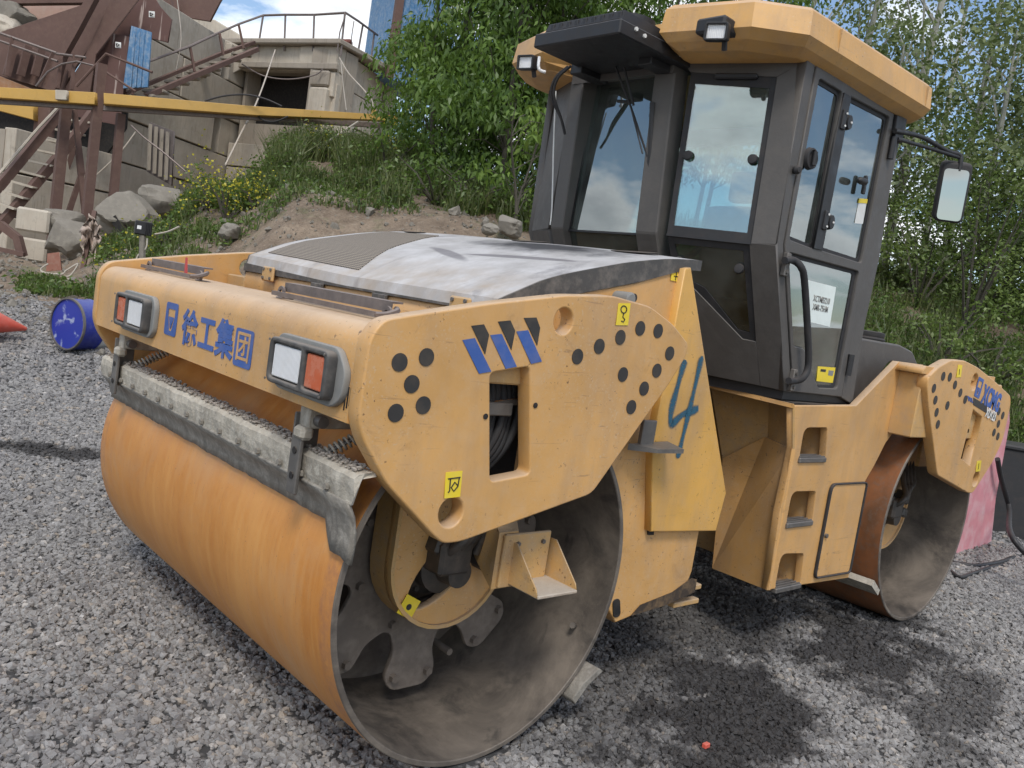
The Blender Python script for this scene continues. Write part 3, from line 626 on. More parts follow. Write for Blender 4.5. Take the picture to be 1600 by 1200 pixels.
fill('logo_mark', [[(-.024, .008), (.024, .008), (.003, -.036), (-.003, -.036)]], Mtext(yc[0] + .01, 1.293), .002, M_blue, BEAM)
for ch, y_ in zip('徐工集', yc[1:4]): text('lettering', ch, Mtext(y_ , 1.272), .135, M_blue, BEAM, .0042, 1.05)
fill('lettering_ground', [rounded([(-.066, -.062), (.066, -.062), (.066, .062), (-.066, .062)], .014)], Mtext(yc[4], 1.272), .002, M_blue, BEAM)
text('lettering', '团', Matrix.Translation((-.0012, 0, 0)) @ Mtext(yc[4], 1.27), .105, M_yel, BEAM, .0012, 1.02)
def vent(y0):
    for i in range(4): box('vent_slot', (-.6925, y0 - .012 * i - .0035, 1.196 + .008 * i), (-.688, y0 - .012 * i + .0005, 1.262 - (0 if i in (1, 2) else .012)), M_darkin, BEAM, 0)
vent(-1.082)
# ---- headlights
M_lampb = surface('lamp_bezel_grey_plastic', (.06, .058, .056), .6, dust=(.26, .23, .20), dustamt=.5, updust=.6, darkamt=0)
def headlight(yc_, flip):
    g = -1 if flip else 1                      # flip: the far lamp mirrors the near one
    Y = lambda a: yc_ + g * a
    base = rounded([(Y(.20), 1.225), (Y(.20), 1.325), (Y(.17), 1.36), (Y(-.16), 1.36), (Y(-.215), 1.30), (Y(-.205), 1.225), (Y(-.16), 1.195), (Y(.16), 1.195)], .025)
    if flip: base = base[::-1]
    bs = fill('headlight', [base], MYZ(-.70), .022, M_bezel, RL, .004)
    hb = rounded([(-.17, -.068), (.172, -.068), (.172, .068), (-.17, .068)], .028)
    tr = lambda L_, : [(Y(a), 1.28 + b_) for a, b_ in L_]
    secs = []
    for x_, k in ((-.711, 1), (-.738, 1), (-.746, .965)): secs.append([(x_, Y(a * k), 1.28 + b_ * (k if k == 1 else .93)) for a, b_ in hb])
    # bezel as a hollow frame
    bezel = fill('lamp_bezel', [tr(hb), tr(rounded([(-.022, -.052), (.152, -.052), (.152, .052), (-.022, .052)], .012)), tr(rounded([(-.150, -.052), (-.044, -.052), (-.044, .052), (-.150, .052)], .012))], MYZ(-.726), .036, M_lampb, bs, .006)
    o = loft('clear_lens', [[(-.712, Y(a), 1.28 + b_) for a, b_ in ((-.02, -.05), (.150, -.05), (.150, .05), (-.02, .05))], [(-.738, Y(a), 1.28 + b_) for a, b_ in ((-.016, -.047), (.147, -.047), (.147, .047), (-.016, .047))]], M_lens, bs, bev=.003)
    o = loft('indicator_lens', [[(-.712, Y(a), 1.28 + b_) for a, b_ in ((-.148, -.05), (-.046, -.05), (-.046, .05), (-.148, .05))], [(-.738, Y(a), 1.28 + b_) for a, b_ in ((-.145, -.047), (-.05, -.047), (-.05, .047), (-.145, .047))]], M_orange, bs, bev=.003)
    for a in (-.16, .16):
        for b_ in (-.058, .058): bolt(dirM((-.748, Y(a), 1.28 + b_), (-1, 0, 0)), .004, .003, M_steel, bs, 'screw')
headlight(-.885, False); headlight(.535, True)
# ---- grab rails
def grab_rail(y0, y1, x, red=False):
    o = loft('grab_rail', [[(x - .0, y, 1.500), (x + .042, y, 1.502), (x + .042, y, 1.496), (x + .006, y, 1.494), (x + .006, y, 1.468), (x - .0, y, 1.468)] for y in (y0, y1)], M_rail, RL)
    tube('rail_rod', [(x - .045, y0 - .0, 1.457), (x - .04, y1 + .0, 1.459)], .0075, M_rail, o, 4)
    tube('rail_link', smoothpath([(x + .02, y0 - .0, 1.48), (x + .0, y0 - .035, 1.475), (x - .03, y0 - .03, 1.462), (x - .045, y0, 1.457)], 4), .009, M_rail, o, 6)
    for yy in (y0, y1):
        lathe('rail_eye', [(.012, -.004), (.024, -.004), (.024, .004), (.012, .004)], dirM((x - .01, yy, 1.462), (1, 0, 0)), M_rail, o, 16, closed=True)
        box('rail_foot', (x - .02, yy - .02, 1.436), (x + .03, yy + .02, 1.447), M_rail, o, .002)
    if red: loft('red_flag_stub', [[(x - .03, y0 + .10, 1.455), (x - .022, y0 + .10, 1.455), (x - .022, y0 + .12, 1.455), (x - .03, y0 + .12, 1.455)], [(x - .03, y0 + .115, 1.53), (x - .024, y0 + .115, 1.53), (x - .024, y0 + .124, 1.53), (x - .03, y0 + .124, 1.53)]], M_redp, o)
grab_rail(-.94, -.27, -.49); grab_rail(.46, 1.06, -.49, True)
# ---- hood
HX = [-.10, -.06, .0, .08, .16, .25, .35, .48, .6, .74, .86, .95]; HZ = [1.552, 1.572, 1.600, 1.638, 1.668, 1.694, 1.722, 1.757, 1.785, 1.812, 1.828, 1.836]
def hz(x, y): return float(np.interp(x, HX, HZ)) + .012 * y * 0 + (.022 * min(1, max(0, (x + .1) / .3))) * (1 - (y / .95) ** 2) - (.0 if y < 0 else -.03 * (y / .95))
bm = bmesh.new(); ny = 16; xs = [-.10, -.09, -.06, -.02, .03, .08, .13, .18, .25, .32, .40, .48, .56, .64, .72, .80, .88, .95]
grid = [[bm.verts.new((x, -.95 + 1.86 * j / ny, hz(x, -.95 + 1.86 * j / ny) - (.04 if i_ == 0 else 0))) for j in range(ny + 1)] for i_, x in enumerate(xs)]
for a, b_ in zip(grid, grid[1:]):
    for j in range(ny): bm.faces.new((a[j], a[j + 1], b_[j + 1], b_[j]))
HOOD = link('hood', bm_mesh('hood', bm), M_hoodtop, RL); auto_smooth(HOOD.data, 40); HOOD['label'] = 'dust covered domed engine hood with wiped streaks and black smudges'
# skirts
def strip(name, top, bot, mt, par, th=(0, 0, 0)):
    bm = bmesh.new(); a = [bm.verts.new(p) for p in top]; b_ = [bm.verts.new(p) for p in bot]
    for i in range(len(a) - 1): bm.faces.new((a[i], a[i + 1], b_[i + 1], b_[i]))
    me = bm_mesh(name, bm); o = link(name, me, mt, par); md = o.modifiers.new('s', 'SOLIDIFY'); md.thickness = .012; md.offset = 0; return o
sx_ = xs; low = lambda x: float(np.interp(x, [-.1, .16, .58, .95], [1.535, 1.59, 1.70, 1.815]))
strip('hood_skirt', [(x, -.952, hz(x, -.95) - (.04 if i_ == 0 else 0)) for i_, x in enumerate(sx_)], [(x, -.952, min(low(x), hz(x, -.95) - .042)) for x in sx_], M_hood, HOOD)
strip('hood_skirt', [(x, .912, hz(x, .91) - (.04 if i_ == 0 else 0)) for i_, x in enumerate(sx_)], [(x, .912, hz(x, .91) - .09) for x in sx_], M_hood, HOOD)
ys_ = [-.952 + 1.864 * j / 12 for j in range(13)]
strip('hood_front_edge', [(-.104, y, hz(-.10, y) - .035) for y in ys_], [(-.104, y, 1.508) for y in ys_], M_hood, HOOD)
# grille patch lies on the far front part of the hood
bm = bmesh.new(); gx = [-.04, .02, .08, .15, .22, .30, .38, .46, .54, .62]; 
def gy0(x): return .02 + .50 * x + .05 * math.sin(x * 3)
gr = [[bm.verts.new((x, gy0(x) + (.82 - gy0(x)) * j / 8, hz(x, gy0(x) + (.82 - gy0(x)) * j / 8) + .004)) for j in range(9)] for x in gx]
for a, b_ in zip(gr, gr[1:]):
    for j in range(8): bm.faces.new((a[j], a[j + 1], b_[j + 1], b_[j]))
o = link('hood_grille', bm_mesh('hood_grille', bm), M_mesh, HOOD); md = o.modifiers.new('s', 'SOLIDIFY'); md.thickness = .004
for x, y, r in ((.86, -.02, .10), (.83, -.70, .11), (.70, .70, .07)):
    lathe('hood_opening', [(.001, 0), (r * .85, 0), (r, .002), (r, .004)], Matrix.Translation((x, y, hz(x, y) + .001)) @ Matrix.Rotation(R_(-8), 4, 'Y') @ Matrix.Diagonal((.75, 1, 1, 1)), M_darkin, HOOD, 24)
for y in (.62, -.80):
    o = box('hood_hinge', (-.13, y - .055, 1.478), (-.116, y + .055, 1.545), M_yel_d, RL, .006)
    for a in (-.035, .035):
        for z in (1.492, 1.532): bolt(dirM((-.13, y + a, z), (-1, 0, 0)), .008, .006, M_steel, o)
for y in (.18, -.30): 
    box('hood_latch', (-.122, y - .045, 1.488), (-.108, y + .045, 1.508), M_hood, RL, .002)
# ---- engine housing (front body)
B_OUT = [(-.1, 1.40), (-.1, 1.502), (.16, 1.588), (.58, 1.697), (.80, 1.775), (.80, 1.30), (.80, .33), (.74, .36), (.70, .80), (.45, 1.12), (0, 1.285)]
BODY = fill('engine_housing', [[(-.1, 1.37), (-.1, 1.502), (.16, 1.588), (.58, 1.697), (.80, 1.775), (.81, 1.77), (1.28, .88), (1.28, .5), (1.25, .42), (1.0, .36), (.80, .33), (.74, .40), (.70, .80), (.45, 1.12), (0, 1.285)]], MXZ(-.02), 1.86, M_yel, RL, .006)
# raised corner panel with the sprayed figure
y4 = -.985
pan = [(lambda v: (v.x, v.z))(at(a, b_, 'y', y4)) for a, b_ in ((1071, 420), (1080, 418), (1135, 770), (1119, 830), (1017, 831), (1020, 690), (1045, 560))]
PAN = fill('corner_panel', [pan], MXZ(y4 + .025), .05, M_yel_c, RL, .005)
gap = [(lambda v: (v.x, v.z))(at(a, b_, 'y', -.957)) for a, b_ in ((1066, 424), (1077, 424), (1050, 560), (1026, 690), (1022, 836), (1013, 836), (1014, 690), (1040, 560))]
fill('panel_shadow_gap', [gap], MXZ(-.953), .006, M_darkin, RL)  # flat dark strip, stands in for the shadow in the gap beside the panel
def ribbon(name, pts, w, mt, par, y):
    pts = smoothpath([(lambda v: Vector((v.x, y, v.z)))(at(*p_, 'y', y4)) for p_ in pts], 6); bm = bmesh.new(); uvl = bm.loops.layers.uv.new('UVMap'); prev = None; n = len(pts)
    for i, p_ in enumerate(pts):
        d = (pts[min(i + 1, n - 1)] - pts[max(i - 1, 0)]).normalized(); s_ = Vector((-d.z, 0, d.x)) * w * (.75 + .35 * math.sin(i * .35 + 1) ** 2) * (.5 if i in (0, n - 1) else 1)
        cur = (bm.verts.new(p_ - s_), bm.verts.new(p_ + s_))
        if prev:
            f = bm.faces.new((prev[0], cur[0], cur[1], prev[1]))
            for lp, uv_ in zip(f.loops, ((0, 0), (0, 0), (0, 1), (0, 1))): lp[uvl].uv = uv_
        prev = cur
    return link(name, bm_mesh(name, bm), mt, par)
ribbon('sprayed_figure_stroke', [(1070, 562), (1060, 598), (1049, 640), (1049, 662), (1066, 648), (1086, 640), (1091, 638)], .024, M_spray, PAN, y4 - .0015)
ribbon('sprayed_figure_stroke', [(1096, 556), (1085, 605), (1073, 655), (1062, 700), (1058, 716)], .021, M_spray, PAN, y4 - .003)
sticker([(1050, 418), (1069, 419), (1064, 441), (1047, 438)], BODY, [[(1053, 424), (1064, 425)], [(1052, 431), (1062, 433)], [(1057, 420), (1054, 438)]], -.951)
# exhaust stub / bolt on body side, latch
lathe('round_stub', [(.0, 0), (.026, 0), (.026, .07), (.019, .075)], dirM(at(963, 465, 'y', -.95), (0, -1, 0)), M_bezel, BODY, 16)
lathe('round_stub', [(.0, 0), (.016, 0), (.016, .06)], dirM(at(972, 463, 'y', -.95), (0, -1, 0)), M_rubber, BODY, 16)
v = at(1055, 490, 'y', -.96); box('panel_latch', (v.x - .02, -.965, v.z - .02), (v.x + .02, -.95, v.z + .02), M_steel, BODY, .002)
# frame end lug and step below the plate
v = at(1015, 695, 'y', -1.0)
v.x -= .03
lg = loft('boarding_step', [[(v.x - .10, -1.0, v.z + .005), (v.x + .14, -1.0, v.z + .015), (v.x + .14, -1.0, v.z - .01), (v.x - .10, -1.0, v.z - .02)], [(v.x - .02, -1.08, v.z), (v.x + .12, -1.10, v.z + .005), (v.x + .12, -1.10, v.z - .012), (v.x - .02, -1.08, v.z - .015)]], M_steel, RL)
box('step_back', (v.x - .05, -1.02, v.z), (v.x + .03, -1.0, v.z + .10), M_steel, lg, .003)
# bottom sooty edge and teeth of the front body
for k, (px_, py_) in enumerate(((1094, 912), (1090, 934))):
    v = at(px_, py_, 'y', -.9); box('tow_lug', (v.x - .22, -.93, v.z - .012), (v.x - .03, -.89, v.z + .012), M_yel_d, BODY, .004)
fill('scorched_edge', [[(lambda v: (v.x, v.z))(at(a, b_, 'y', -.951)) for a, b_ in ((985, 962), (1040, 945), (1085, 925), (1088, 905), (1080, 903), (1050, 925), (1000, 945))]], MXZ(-.953), .003, M_darkin if False else surface('burnt_paint', (.05, .035, .025), .8, dust=(.25, .16, .08), dustamt=.9, updust=0), BODY)
fill('body_round_slot', [rounded(pxz([(957, 938), (968, 934), (969, 962), (958, 966)], -.952), .02)], MXZ(-.953), .004, M_darkin, BODY)
# ---- drums
def drum(cx, mt, near_only=False):
    M = Matrix.Translation((cx, 0, .625)) @ Matrix.Rotation(R_(90), 4, 'X')      # lathe axis -> -Y
    o = lathe('drum', [(.6045, 1.062), (.607, 1.065), (.621, 1.065), (.6245, 1.060), (.625, 1.0), (.625, 0), (.625, -1.0), (.6245, -1.06), (.621, -1.065), (.607, -1.065), (.6045, -1.06), (.6045, -1.0), (.6045, 0), (.6045, 1.0)], M, mt, RL, 128, closed=True)
    me = o.data; me.materials.append(M_drumin)
    for p_ in me.polygons:
        c_ = p_.center; r_ = math.hypot(c_.x - cx, c_.z - .625)
        if r_ < .6235 and (r_ < .612 or abs(c_.y) > 1.055): p_.material_index = 1
    return o
def drum_inner(cx, dr, depth=-.66):
    M = Matrix.Translation((cx, 0, .625)) @ Matrix.Rotation(R_(90), 4, 'X')
    lathe('drum_bulkhead', [(0, .42), (.6045, .42), (.6045, .40), (0, .40)], M, M_star, dr, 64)
    pts = []
    for k in range(8):
        a = R_(-90 + 45 * k)
        for da, r_ in ((-.5 * 45 + 3, .335), (-12.5, .40), (-13.5, .50), (-8, .545), (8, .545), (13.5, .50), (12.5, .40), (.5 * 45 - 3, .335)):
            pts.append((cx + r_ * math.cos(a + R_(da)), .625 + r_ * math.sin(a + R_(da))))
    fill('drum_disc', [rounded(pts, .03, 3), circ(cx, .625, .2)], MXZ(depth), .022, M_star, dr, .004)
    for k in range(8):
        for dg in (-9, 9):
            a = R_(-90 + 45 * k + dg); bolt(dirM((cx + .49 * math.cos(a), depth - .011, .625 + .49 * math.sin(a)), (0, -1, 0)), .017, .02, M_star, dr)
        a = R_(-90 + 45 * k + 22.5); bolt(dirM((cx + .30 * math.cos(a), depth - .011, .625 + .30 * math.sin(a)), (0, -1, 0)), .017, .02, M_star, dr)
    for k in range(3):
        a = R_(-68 + 12 * k); tube('drum_peg', [(cx + .46 * math.cos(a), depth + .1, .625 + .46 * math.sin(a)), (cx + .46 * math.cos(a), depth - .02, .625 + .46 * math.sin(a))], .014, M_star, dr, 8) if k == 0 else None
D1 = drum(0, M_drum); drum_inner(0, D1, -.66); D1['label'] = 'front steel drum with orange brushed shell'
D2 = drum(WB, M_drum2); drum_inner(WB, D2, -.60); D2['label'] = 'rear steel drum with rusty shell'
a = R_(-26); tube('drum_peg', [(.6 * math.cos(a), -.96, .625 + .6 * math.sin(a)), (.56 * math.cos(a), -.98, .625 + .57 * math.sin(a))], .012, M_drumin, D1, 8)
# yoke arms that carry the drums
def yoke(cx, y=-.80):
    pts = [(cx - .27, 1.2), (cx - .27, .64)] + [(cx - .01 + .26 * math.cos(a), .635 + .255 * math.sin(a)) for a in np.linspace(math.pi * 1.02, math.pi * 1.98, 18)] + [(cx + .25, .66), (cx + .27, .9), (cx + .45, 1.15), (cx + .45, 1.2)]
    hole = [(cx - .03 + .135 * math.cos(a) + .05 * math.sin(a), .60 + .13 * math.sin(a) + .05 * math.cos(a)) for a in np.linspace(0, 2 * math.pi, 28, endpoint=False)]
    o = fill('drum_yoke', [pts, hole], MXZ(y), .035, M_yel, RL, .006)
    outer = [(cx - .27, 1.2), (cx - .27, .64)] + [(cx - .01 + .26 * math.cos(a), .635 + .255 * math.sin(a)) for a in np.linspace(math.pi * 1.02, math.pi * 1.98, 18)] + [(cx + .25, .66), (cx + .26, .8)]
    bm = bmesh.new(); rr2 = [[bm.verts.new((x, y + s_, z)) for s_ in (-.03, .10)] for x, z in outer]
    for q0, q1 in zip(rr2, rr2[1:]): bm.faces.new((q0[0], q0[1], q1[1], q1[0]))
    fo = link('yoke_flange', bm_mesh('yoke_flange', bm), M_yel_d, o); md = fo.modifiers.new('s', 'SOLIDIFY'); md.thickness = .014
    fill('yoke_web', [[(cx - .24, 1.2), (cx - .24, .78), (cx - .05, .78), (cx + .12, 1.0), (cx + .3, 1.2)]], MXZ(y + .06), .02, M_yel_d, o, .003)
    # hydraulic motor block
    mo = lathe('hydraulic_motor', [(0, -.02), (.13, -.02), (.13, .02), (.10, .04), (.10, .10), (.055, .12), (.05, .19), (.0, .19)], Matrix.Translation((cx - .02, y + .10, .60)) @ Matrix.Rotation(R_(90), 4, 'X'), M_pump, o, 24)
    mo2 = box('motor_port_block', (cx - .12, y - .10, .60), (cx + .02, y + .04, .72), M_pump, o, .012)
    for k in range(4): tube('motor_hose', smoothpath([(cx - .09 + .05 * k, y - .06, .66), (cx - .06 + .05 * k, y - .13 + .015 * k, .74 + .015 * k), (cx + .06 + .05 * k, y - .05, .82), (cx + .12 + .04 * k, y + .02, 1.0)], 5), .017, M_pump, o, 8)
    for k in range(6):
        a = k * math.pi / 3; bolt(dirM((cx - .02 + .115 * math.cos(a), y + .08, .60 + .115 * math.sin(a)), (0, -1, 0)), .012, .018, M_pump, o)
    for dx, dz, w_ in ((-.15, .64, .07), (.03, .70, .08), (.08, .62, .06)): box('motor_valve', (cx + dx, y - .08, dz), (cx + dx + w_, y + .02, dz + w_), M_pump, o, .01, Matrix.Translation((cx, 0, .6)) @ Matrix.Rotation(.25, 4, 'Y') @ Matrix.Translation((-cx, 0, -.6)))
    return o
Y1 = yoke(0); Y2 = yoke(WB)
v = at(638, 948, 'y', -.822); M = facing_M(Vector((v.x, -.824, v.z)), (.55, 0, 1), (1, 0, -.55)); fill('warning_sticker', [[(-.035, -.035), (.035, -.035), (.035, .035), (-.035, .035)]], M, .002, M_stick, Y1); fill('sticker_symbol', [circ(0, 0, .011)], Matrix.Translation((0, -.0012, 0)) @ M, .002, M_ink, Y1)
# step bracket in the drum opening
SB = box('step_bracket', (.05, -1.015, .585), (.27, -1.0, .775), M_yel_d, RL, .004)
box('step_tread', (.095, -1.165, .595), (.285, -1.0, .607), surface('tread_gravel_dust', (.42, .34, .26), .95, dust=(.5, .45, .38), dustamt=.9, bmp=1), SB, .003)
for x in (.095, .285): fill('step_cheek', [[(-1.0, .60), (-1.16, .60), (-1.15, .625), (-1.03, .745), (-1.0, .745)]], Matrix(((0, 0, 1, x), (1, 0, 0, 0), (0, 1, 0, 0), (0, 0, 0, 1))), .006, M_yel_d, SB)
for x in (.11, .23): bolt(dirM((x, -1.016, .74), (0, -1, 0)), .009, .008, M_steel, SB)
loft('bracket_arm', [[(.03, -1.0, .58), (.03, -1.0, .78), (.12, -1.0, .78), (.12, -1.0, .58)], [(.10, -.80, .64), (.10, -.80, .88), (.24, -.80, .88), (.24, -.80, .64)]], M_yel_d, SB)
# inner scraper foot at the rear of the front drum
fill('drum_scraper_foot', [pxz([(905, 1062), (928, 1040), (921, 1036), (896, 1060), (880, 1083), (884, 1092)], -1.05)], MXZ(-.3), 1.6, M_blade, RL, .004)
# ---- scraper in front of the drum
def px3(px, py, x): return at(px, py, 'x', x)
secs = []
cs = lambda y, k=.018: [(-.652, y, .925 + k), (-.656, y, .95 + k), (-.659, y, .975 + k), (-.658, y, 1.0 + k), (-.645, y, 1.012 + k), (-.63, y, 1.014 + k), (-.61, y, 1.016 + k), (-.592, y, 1.016 + k), (-.590, y, 1.004 + k), (-.635, y, .998 + k), (-.642, y, .925 + k)]
for i in range(221):
    y = -1.13 + i * (2.20 / 220); secs.append([Vector(p_) + Vector(noise.noise_vector(Vector((y * 14, p_[0] * 20, p_[2] * 20)))) * .0045 + Vector(noise.noise_vector(Vector((y * 55, p_[0] * 50, p_[2] * 50)))) * .0022 + (Vector((.0, -.02 * noise.noise(Vector((p_[0] * 40, p_[2] * 60, 1))), 0)) if i == 0 else Vector()) for p_ in cs(y)])
SCR = loft('scraper_bar', secs, M_cem, RL); SCR['label'] = 'grey cement-crusted scraper bar across the front drum'
# crust of gravel fines on the bar top
bm = bmesh.new()
for i in range(900):
    y = rnd.uniform(-1.11, 1.05); x = rnd.uniform(-.645, -.592); r_ = rnd.uniform(.003, .008)
    bmesh.ops.create_icosphere(bm, subdivisions=1, radius=r_, matrix=Matrix.Translation((x, y, 1.031 + (x + .645) * .07 + rnd.uniform(0, .008))) @ Matrix.Diagonal((rnd.uniform(.7, 1.4), rnd.uniform(.7, 1.4), rnd.uniform(.5, 1), 1)))
o = link('gravel_crust', bm_mesh('gravel_crust', bm), surface('crust_fines', (.22, .19, .165), .95, dust=(.5, .46, .4), dustamt=.8, bmp=1), SCR); o['kind'] = 'stuff'
# blade: strip from the bar down to the drum, ragged near end
bm = bmesh.new(); n = 80; rows = []
for i in range(n + 1):
    y = -1.115 + 2.17 * i / n; zt = .95
    drop = .842 + .004 * noise.noise(Vector((y * 9, 0, 0))) + .004 * noise.noise(Vector((y * 40, 0, 0)))
    if y < -.93: drop = .842 - .075 * max(0, min(1, (-.93 - y) / .10)) ** .8 + .018 * noise.noise(Vector((y * 45, 3, 0))) + .012 * noise.noise(Vector((y * 110, 3, 0)))
    row = []
    for k in range(5):
        u = k / 4; z = zt + (drop - zt) * u; xd = -math.sqrt(max(.63 ** 2 - (z - .625) ** 2, 0)) - .003; x = (-.652) * (1 - u) ** 1.2 + xd * (1 - (1 - u) ** 1.2); row.append(bm.verts.new((min(x, xd), y, z)))
    rows.append(row)
for a, b_ in zip(rows, rows[1:]):
    for k in range(4): bm.faces.new((a[k], a[k + 1], b_[k + 1], b_[k]))
o = link('scraper_blade', bm_mesh('scraper_blade', bm), M_blade, SCR); md = o.modifiers.new('s', 'SOLIDIFY'); md.thickness = .01; md.offset = 1; o.data.shade_smooth()
for i in range(14):
    y = -1.0 + i * .148; bolt(dirM((-.658, y + rnd.uniform(-.01, .01), .962), (-1, 0, .05)), .0105, .010, M_blade, SCR)
def scraper_bracket(y):
    o = box('scraper_bracket', (-.685, y - .022, .90), (-.672, y + .03, 1.09), M_steel, RL, .003)
    box('bracket_web', (-.685, y + .026, .93), (-.60, y + .034, 1.14), M_steel, o, .003); box('bracket_clamp', (-.692, y - .036, 1.065), (-.650, y + .022, 1.105), M_cem, o, .010); box('clamp_plate', (-.67, y - .03, 1.10), (-.655, y + .03, 1.16), M_cem, o, .003)
    box('bracket_arm', (-.66, y - .03, 1.10), (-.50, y - .005, 1.165), M_cem, o, .005)
    lathe('bracket_pin', [(0, 0), (.018, 0), (.018, .09), (0, .09)], dirM((-.64, y + .03, 1.125), (0, -1, 0)), M_steel, o, 16)
    for z in (.955, 1.03): lathe('bracket_hole', [(0, 0), (.011, 0), (.011, .003)], dirM((-.6852, y + .004, z), (-1, 0, 0)), M_darkin, o, 12)
    # coil spring
    A = Vector((-.62, y - .05, 1.03)); B = Vector((-.46, y - .11, 1.14)); d = (B - A); x_ = d.cross(Vector((0, 0, 1))).normalized(); y_ = d.cross(x_).normalized()
    pts = [A + d * (i / 110) + (x_ * math.cos(i * .75) + y_ * math.sin(i * .75)) * .017 for i in range(111)]
    tube('spring', pts, .0042, M_cem, o, 6); tube('spring_rod', [A - d * .1, B + d * .1], .006, M_steel, o, 8)
scraper_bracket(-.845); scraper_bracket(.80)
# rear scraper on the rear drum
v = at(1337, 920, 'x', 2.95)
loft('rear_scraper', [[(2.86, y, .30), (2.88, y, .33), (2.98, y, .26), (2.97, y, .23)] for y in (-1.08, 1.0)], M_cem, RL)
# ---- articulation
AR = box('articulation_joint', (1.15, -.28, .35), (2.1, .28, 1.15), M_pump, RL, .03)
lathe('pivot_pin', [(0, -.48), (.12, -.48), (.12, .48), (0, .48)], Matrix.Translation((1.58, 0, .75)), M_pump, AR, 24)
for y in (-.42, .42): tube('steering_ram', [(1.2, y, .62), (1.75, y * 1.1, .62)], .045, M_pump, AR, 12); 
for y in (-.3, -.1, .1, .3): tube('hydraulic_hose', smoothpath([(1.2, y, 1.1), (1.5, y * 1.3, .95), (1.7, y * 1.2, 1.0), (1.95, y, 1.1)], 5), .02, M_rubber, AR)
# ---- rear body
YB = -1.0
side = pxz([(1240, 634), (1338, 634), (1405, 565), (1443, 570), (1441, 668), (1400, 671), (1384, 692), (1366, 728), (1352, 752), (1342, 800), (1326, 903), (1200, 922), (1219, 800), (1240, 702)], YB)
def hole4(c): return rounded(pxz([Z2(*q) for q in c], YB), [.05, .02, .02, .03], 4)
H = [((462, 335), (556, 335), (548, 462), (441, 466)), ((412, 596), (509, 594), (494, 720), (388, 728)), ((368, 850), (460, 848), (446, 976), (342, 990))]
RB = fill('rear_body', [side] + [hole4(c) for c in H], MXZ(YB + .02), .04, M_yel, RL, .004)
RB['label'] = 'yellow rear body side with three step holes and a locker door'
xi0, xi1 = 1.86, 2.75
for c in H:
    q = pxz([Z2(*p_) for p_ in c], YB); x0 = min(p_[0] for p_ in q) - .015; x1 = max(p_[0] for p_ in q) + .015; z0 = min(p_[1] for p_ in q) - .01; z1 = max(p_[1] for p_ in q) + .012
    bm = bmesh.new(); box_bm(bm, (x0, YB + .035, z0), (x1, YB + .24, z1))
    for v_ in bm.verts:
        if v_.co.y > YB + .1 and v_.co.x < (x0 + x1) / 2: v_.co.x += .125
    for f in list(bm.faces):
        if f.calc_center_median().y < YB + .05: bm.faces.remove(f)
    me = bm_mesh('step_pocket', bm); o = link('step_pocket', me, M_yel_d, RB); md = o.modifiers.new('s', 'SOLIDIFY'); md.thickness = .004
    x0 += .015; x1 -= .02
    tr_ = box('step_tread', (x0 - .005, YB - .012, z0 - .004), (x1 - .005, YB + .075, z0 + .022), M_steel, RB, .004)
    for k in range(3): box('tread_rib', (x0, YB - .006 + .022 * k, z0 + .0225), (x1 - .015, YB + .002 + .022 * k, z0 + .029), M_steel, RB, .001)
# solid inner mass of the rear frame
fill('rear_frame_core', [[(2.16, .36), (2.72, .33), (2.72, .9), (2.83, 1.2), (2.83, 1.27), (2.16, 1.27)]], MXZ(-.0), 1.60, M_yel_d, RL)
# front corner faces of the rear body
C1 = Vector((1.868, -.985, .36)); C2 = Vector((1.838, -.985, 1.09))
F1 = at(1115, 888, 'x', 2.02); F2 = at(1131, 716, 'x', 2.02); AP = at(1198, 683, 'x', 2.02)
def quadmesh(name, pts, mt, par, th=.02):
    bm = bmesh.new(); vs = [bm.verts.new(p_) for p_ in pts]; c_ = bm.faces.new(vs); bmesh.ops.triangulate(bm, faces=[c_])
    o = link(name, bm_mesh(name, bm), mt, par); md = o.modifiers.new('s', 'SOLIDIFY'); md.thickness = th; md.offset = 0; return o
c1 = at(1201, 922, 'y', YB); c2 = at(1240, 702, 'y', YB)
quadmesh('corner_fender', [c1, c2, AP, F2, F1], M_yel, RL)
T1 = at(1240, 634, 'y', YB); T2 = at(1112, 607, 'x', 2.0)
TA = at(1202, 628, 'x', 2.06)
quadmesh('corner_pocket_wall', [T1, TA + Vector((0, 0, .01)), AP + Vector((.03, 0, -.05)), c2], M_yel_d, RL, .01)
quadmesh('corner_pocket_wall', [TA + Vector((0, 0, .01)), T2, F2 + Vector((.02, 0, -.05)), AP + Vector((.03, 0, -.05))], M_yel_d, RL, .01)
# thin edge strip under the cab
o = loft('deck_edge', [[(T1.x, T1.y - .003, T1.z - .012), (T1.x, T1.y - .003, T1.z + .008), (T1.x + .03, T1.y + .02, T1.z + .008), (T1.x + .03, T1.y + .02, T1.z - .012)], [(1.70, -.45, 1.288), (1.70, -.45, 1.308), (1.73, -.43, 1.308), (1.73, -.43, 1.288)], [(1.72, .45, 1.288), (1.72, .45, 1.308), (1.75, .45, 1.308), (1.75, .45, 1.288)]], M_yel, RL)
quadmesh('deck_plate', [(T1.x + .02, -.98, 1.285), (2.9, -.98, 1.285), (2.9, .98, 1.285), (T1.x, .98, 1.285), (1.73, .45, 1.285), (1.73, -.45, 1.285)], M_darkin, RL, .01)
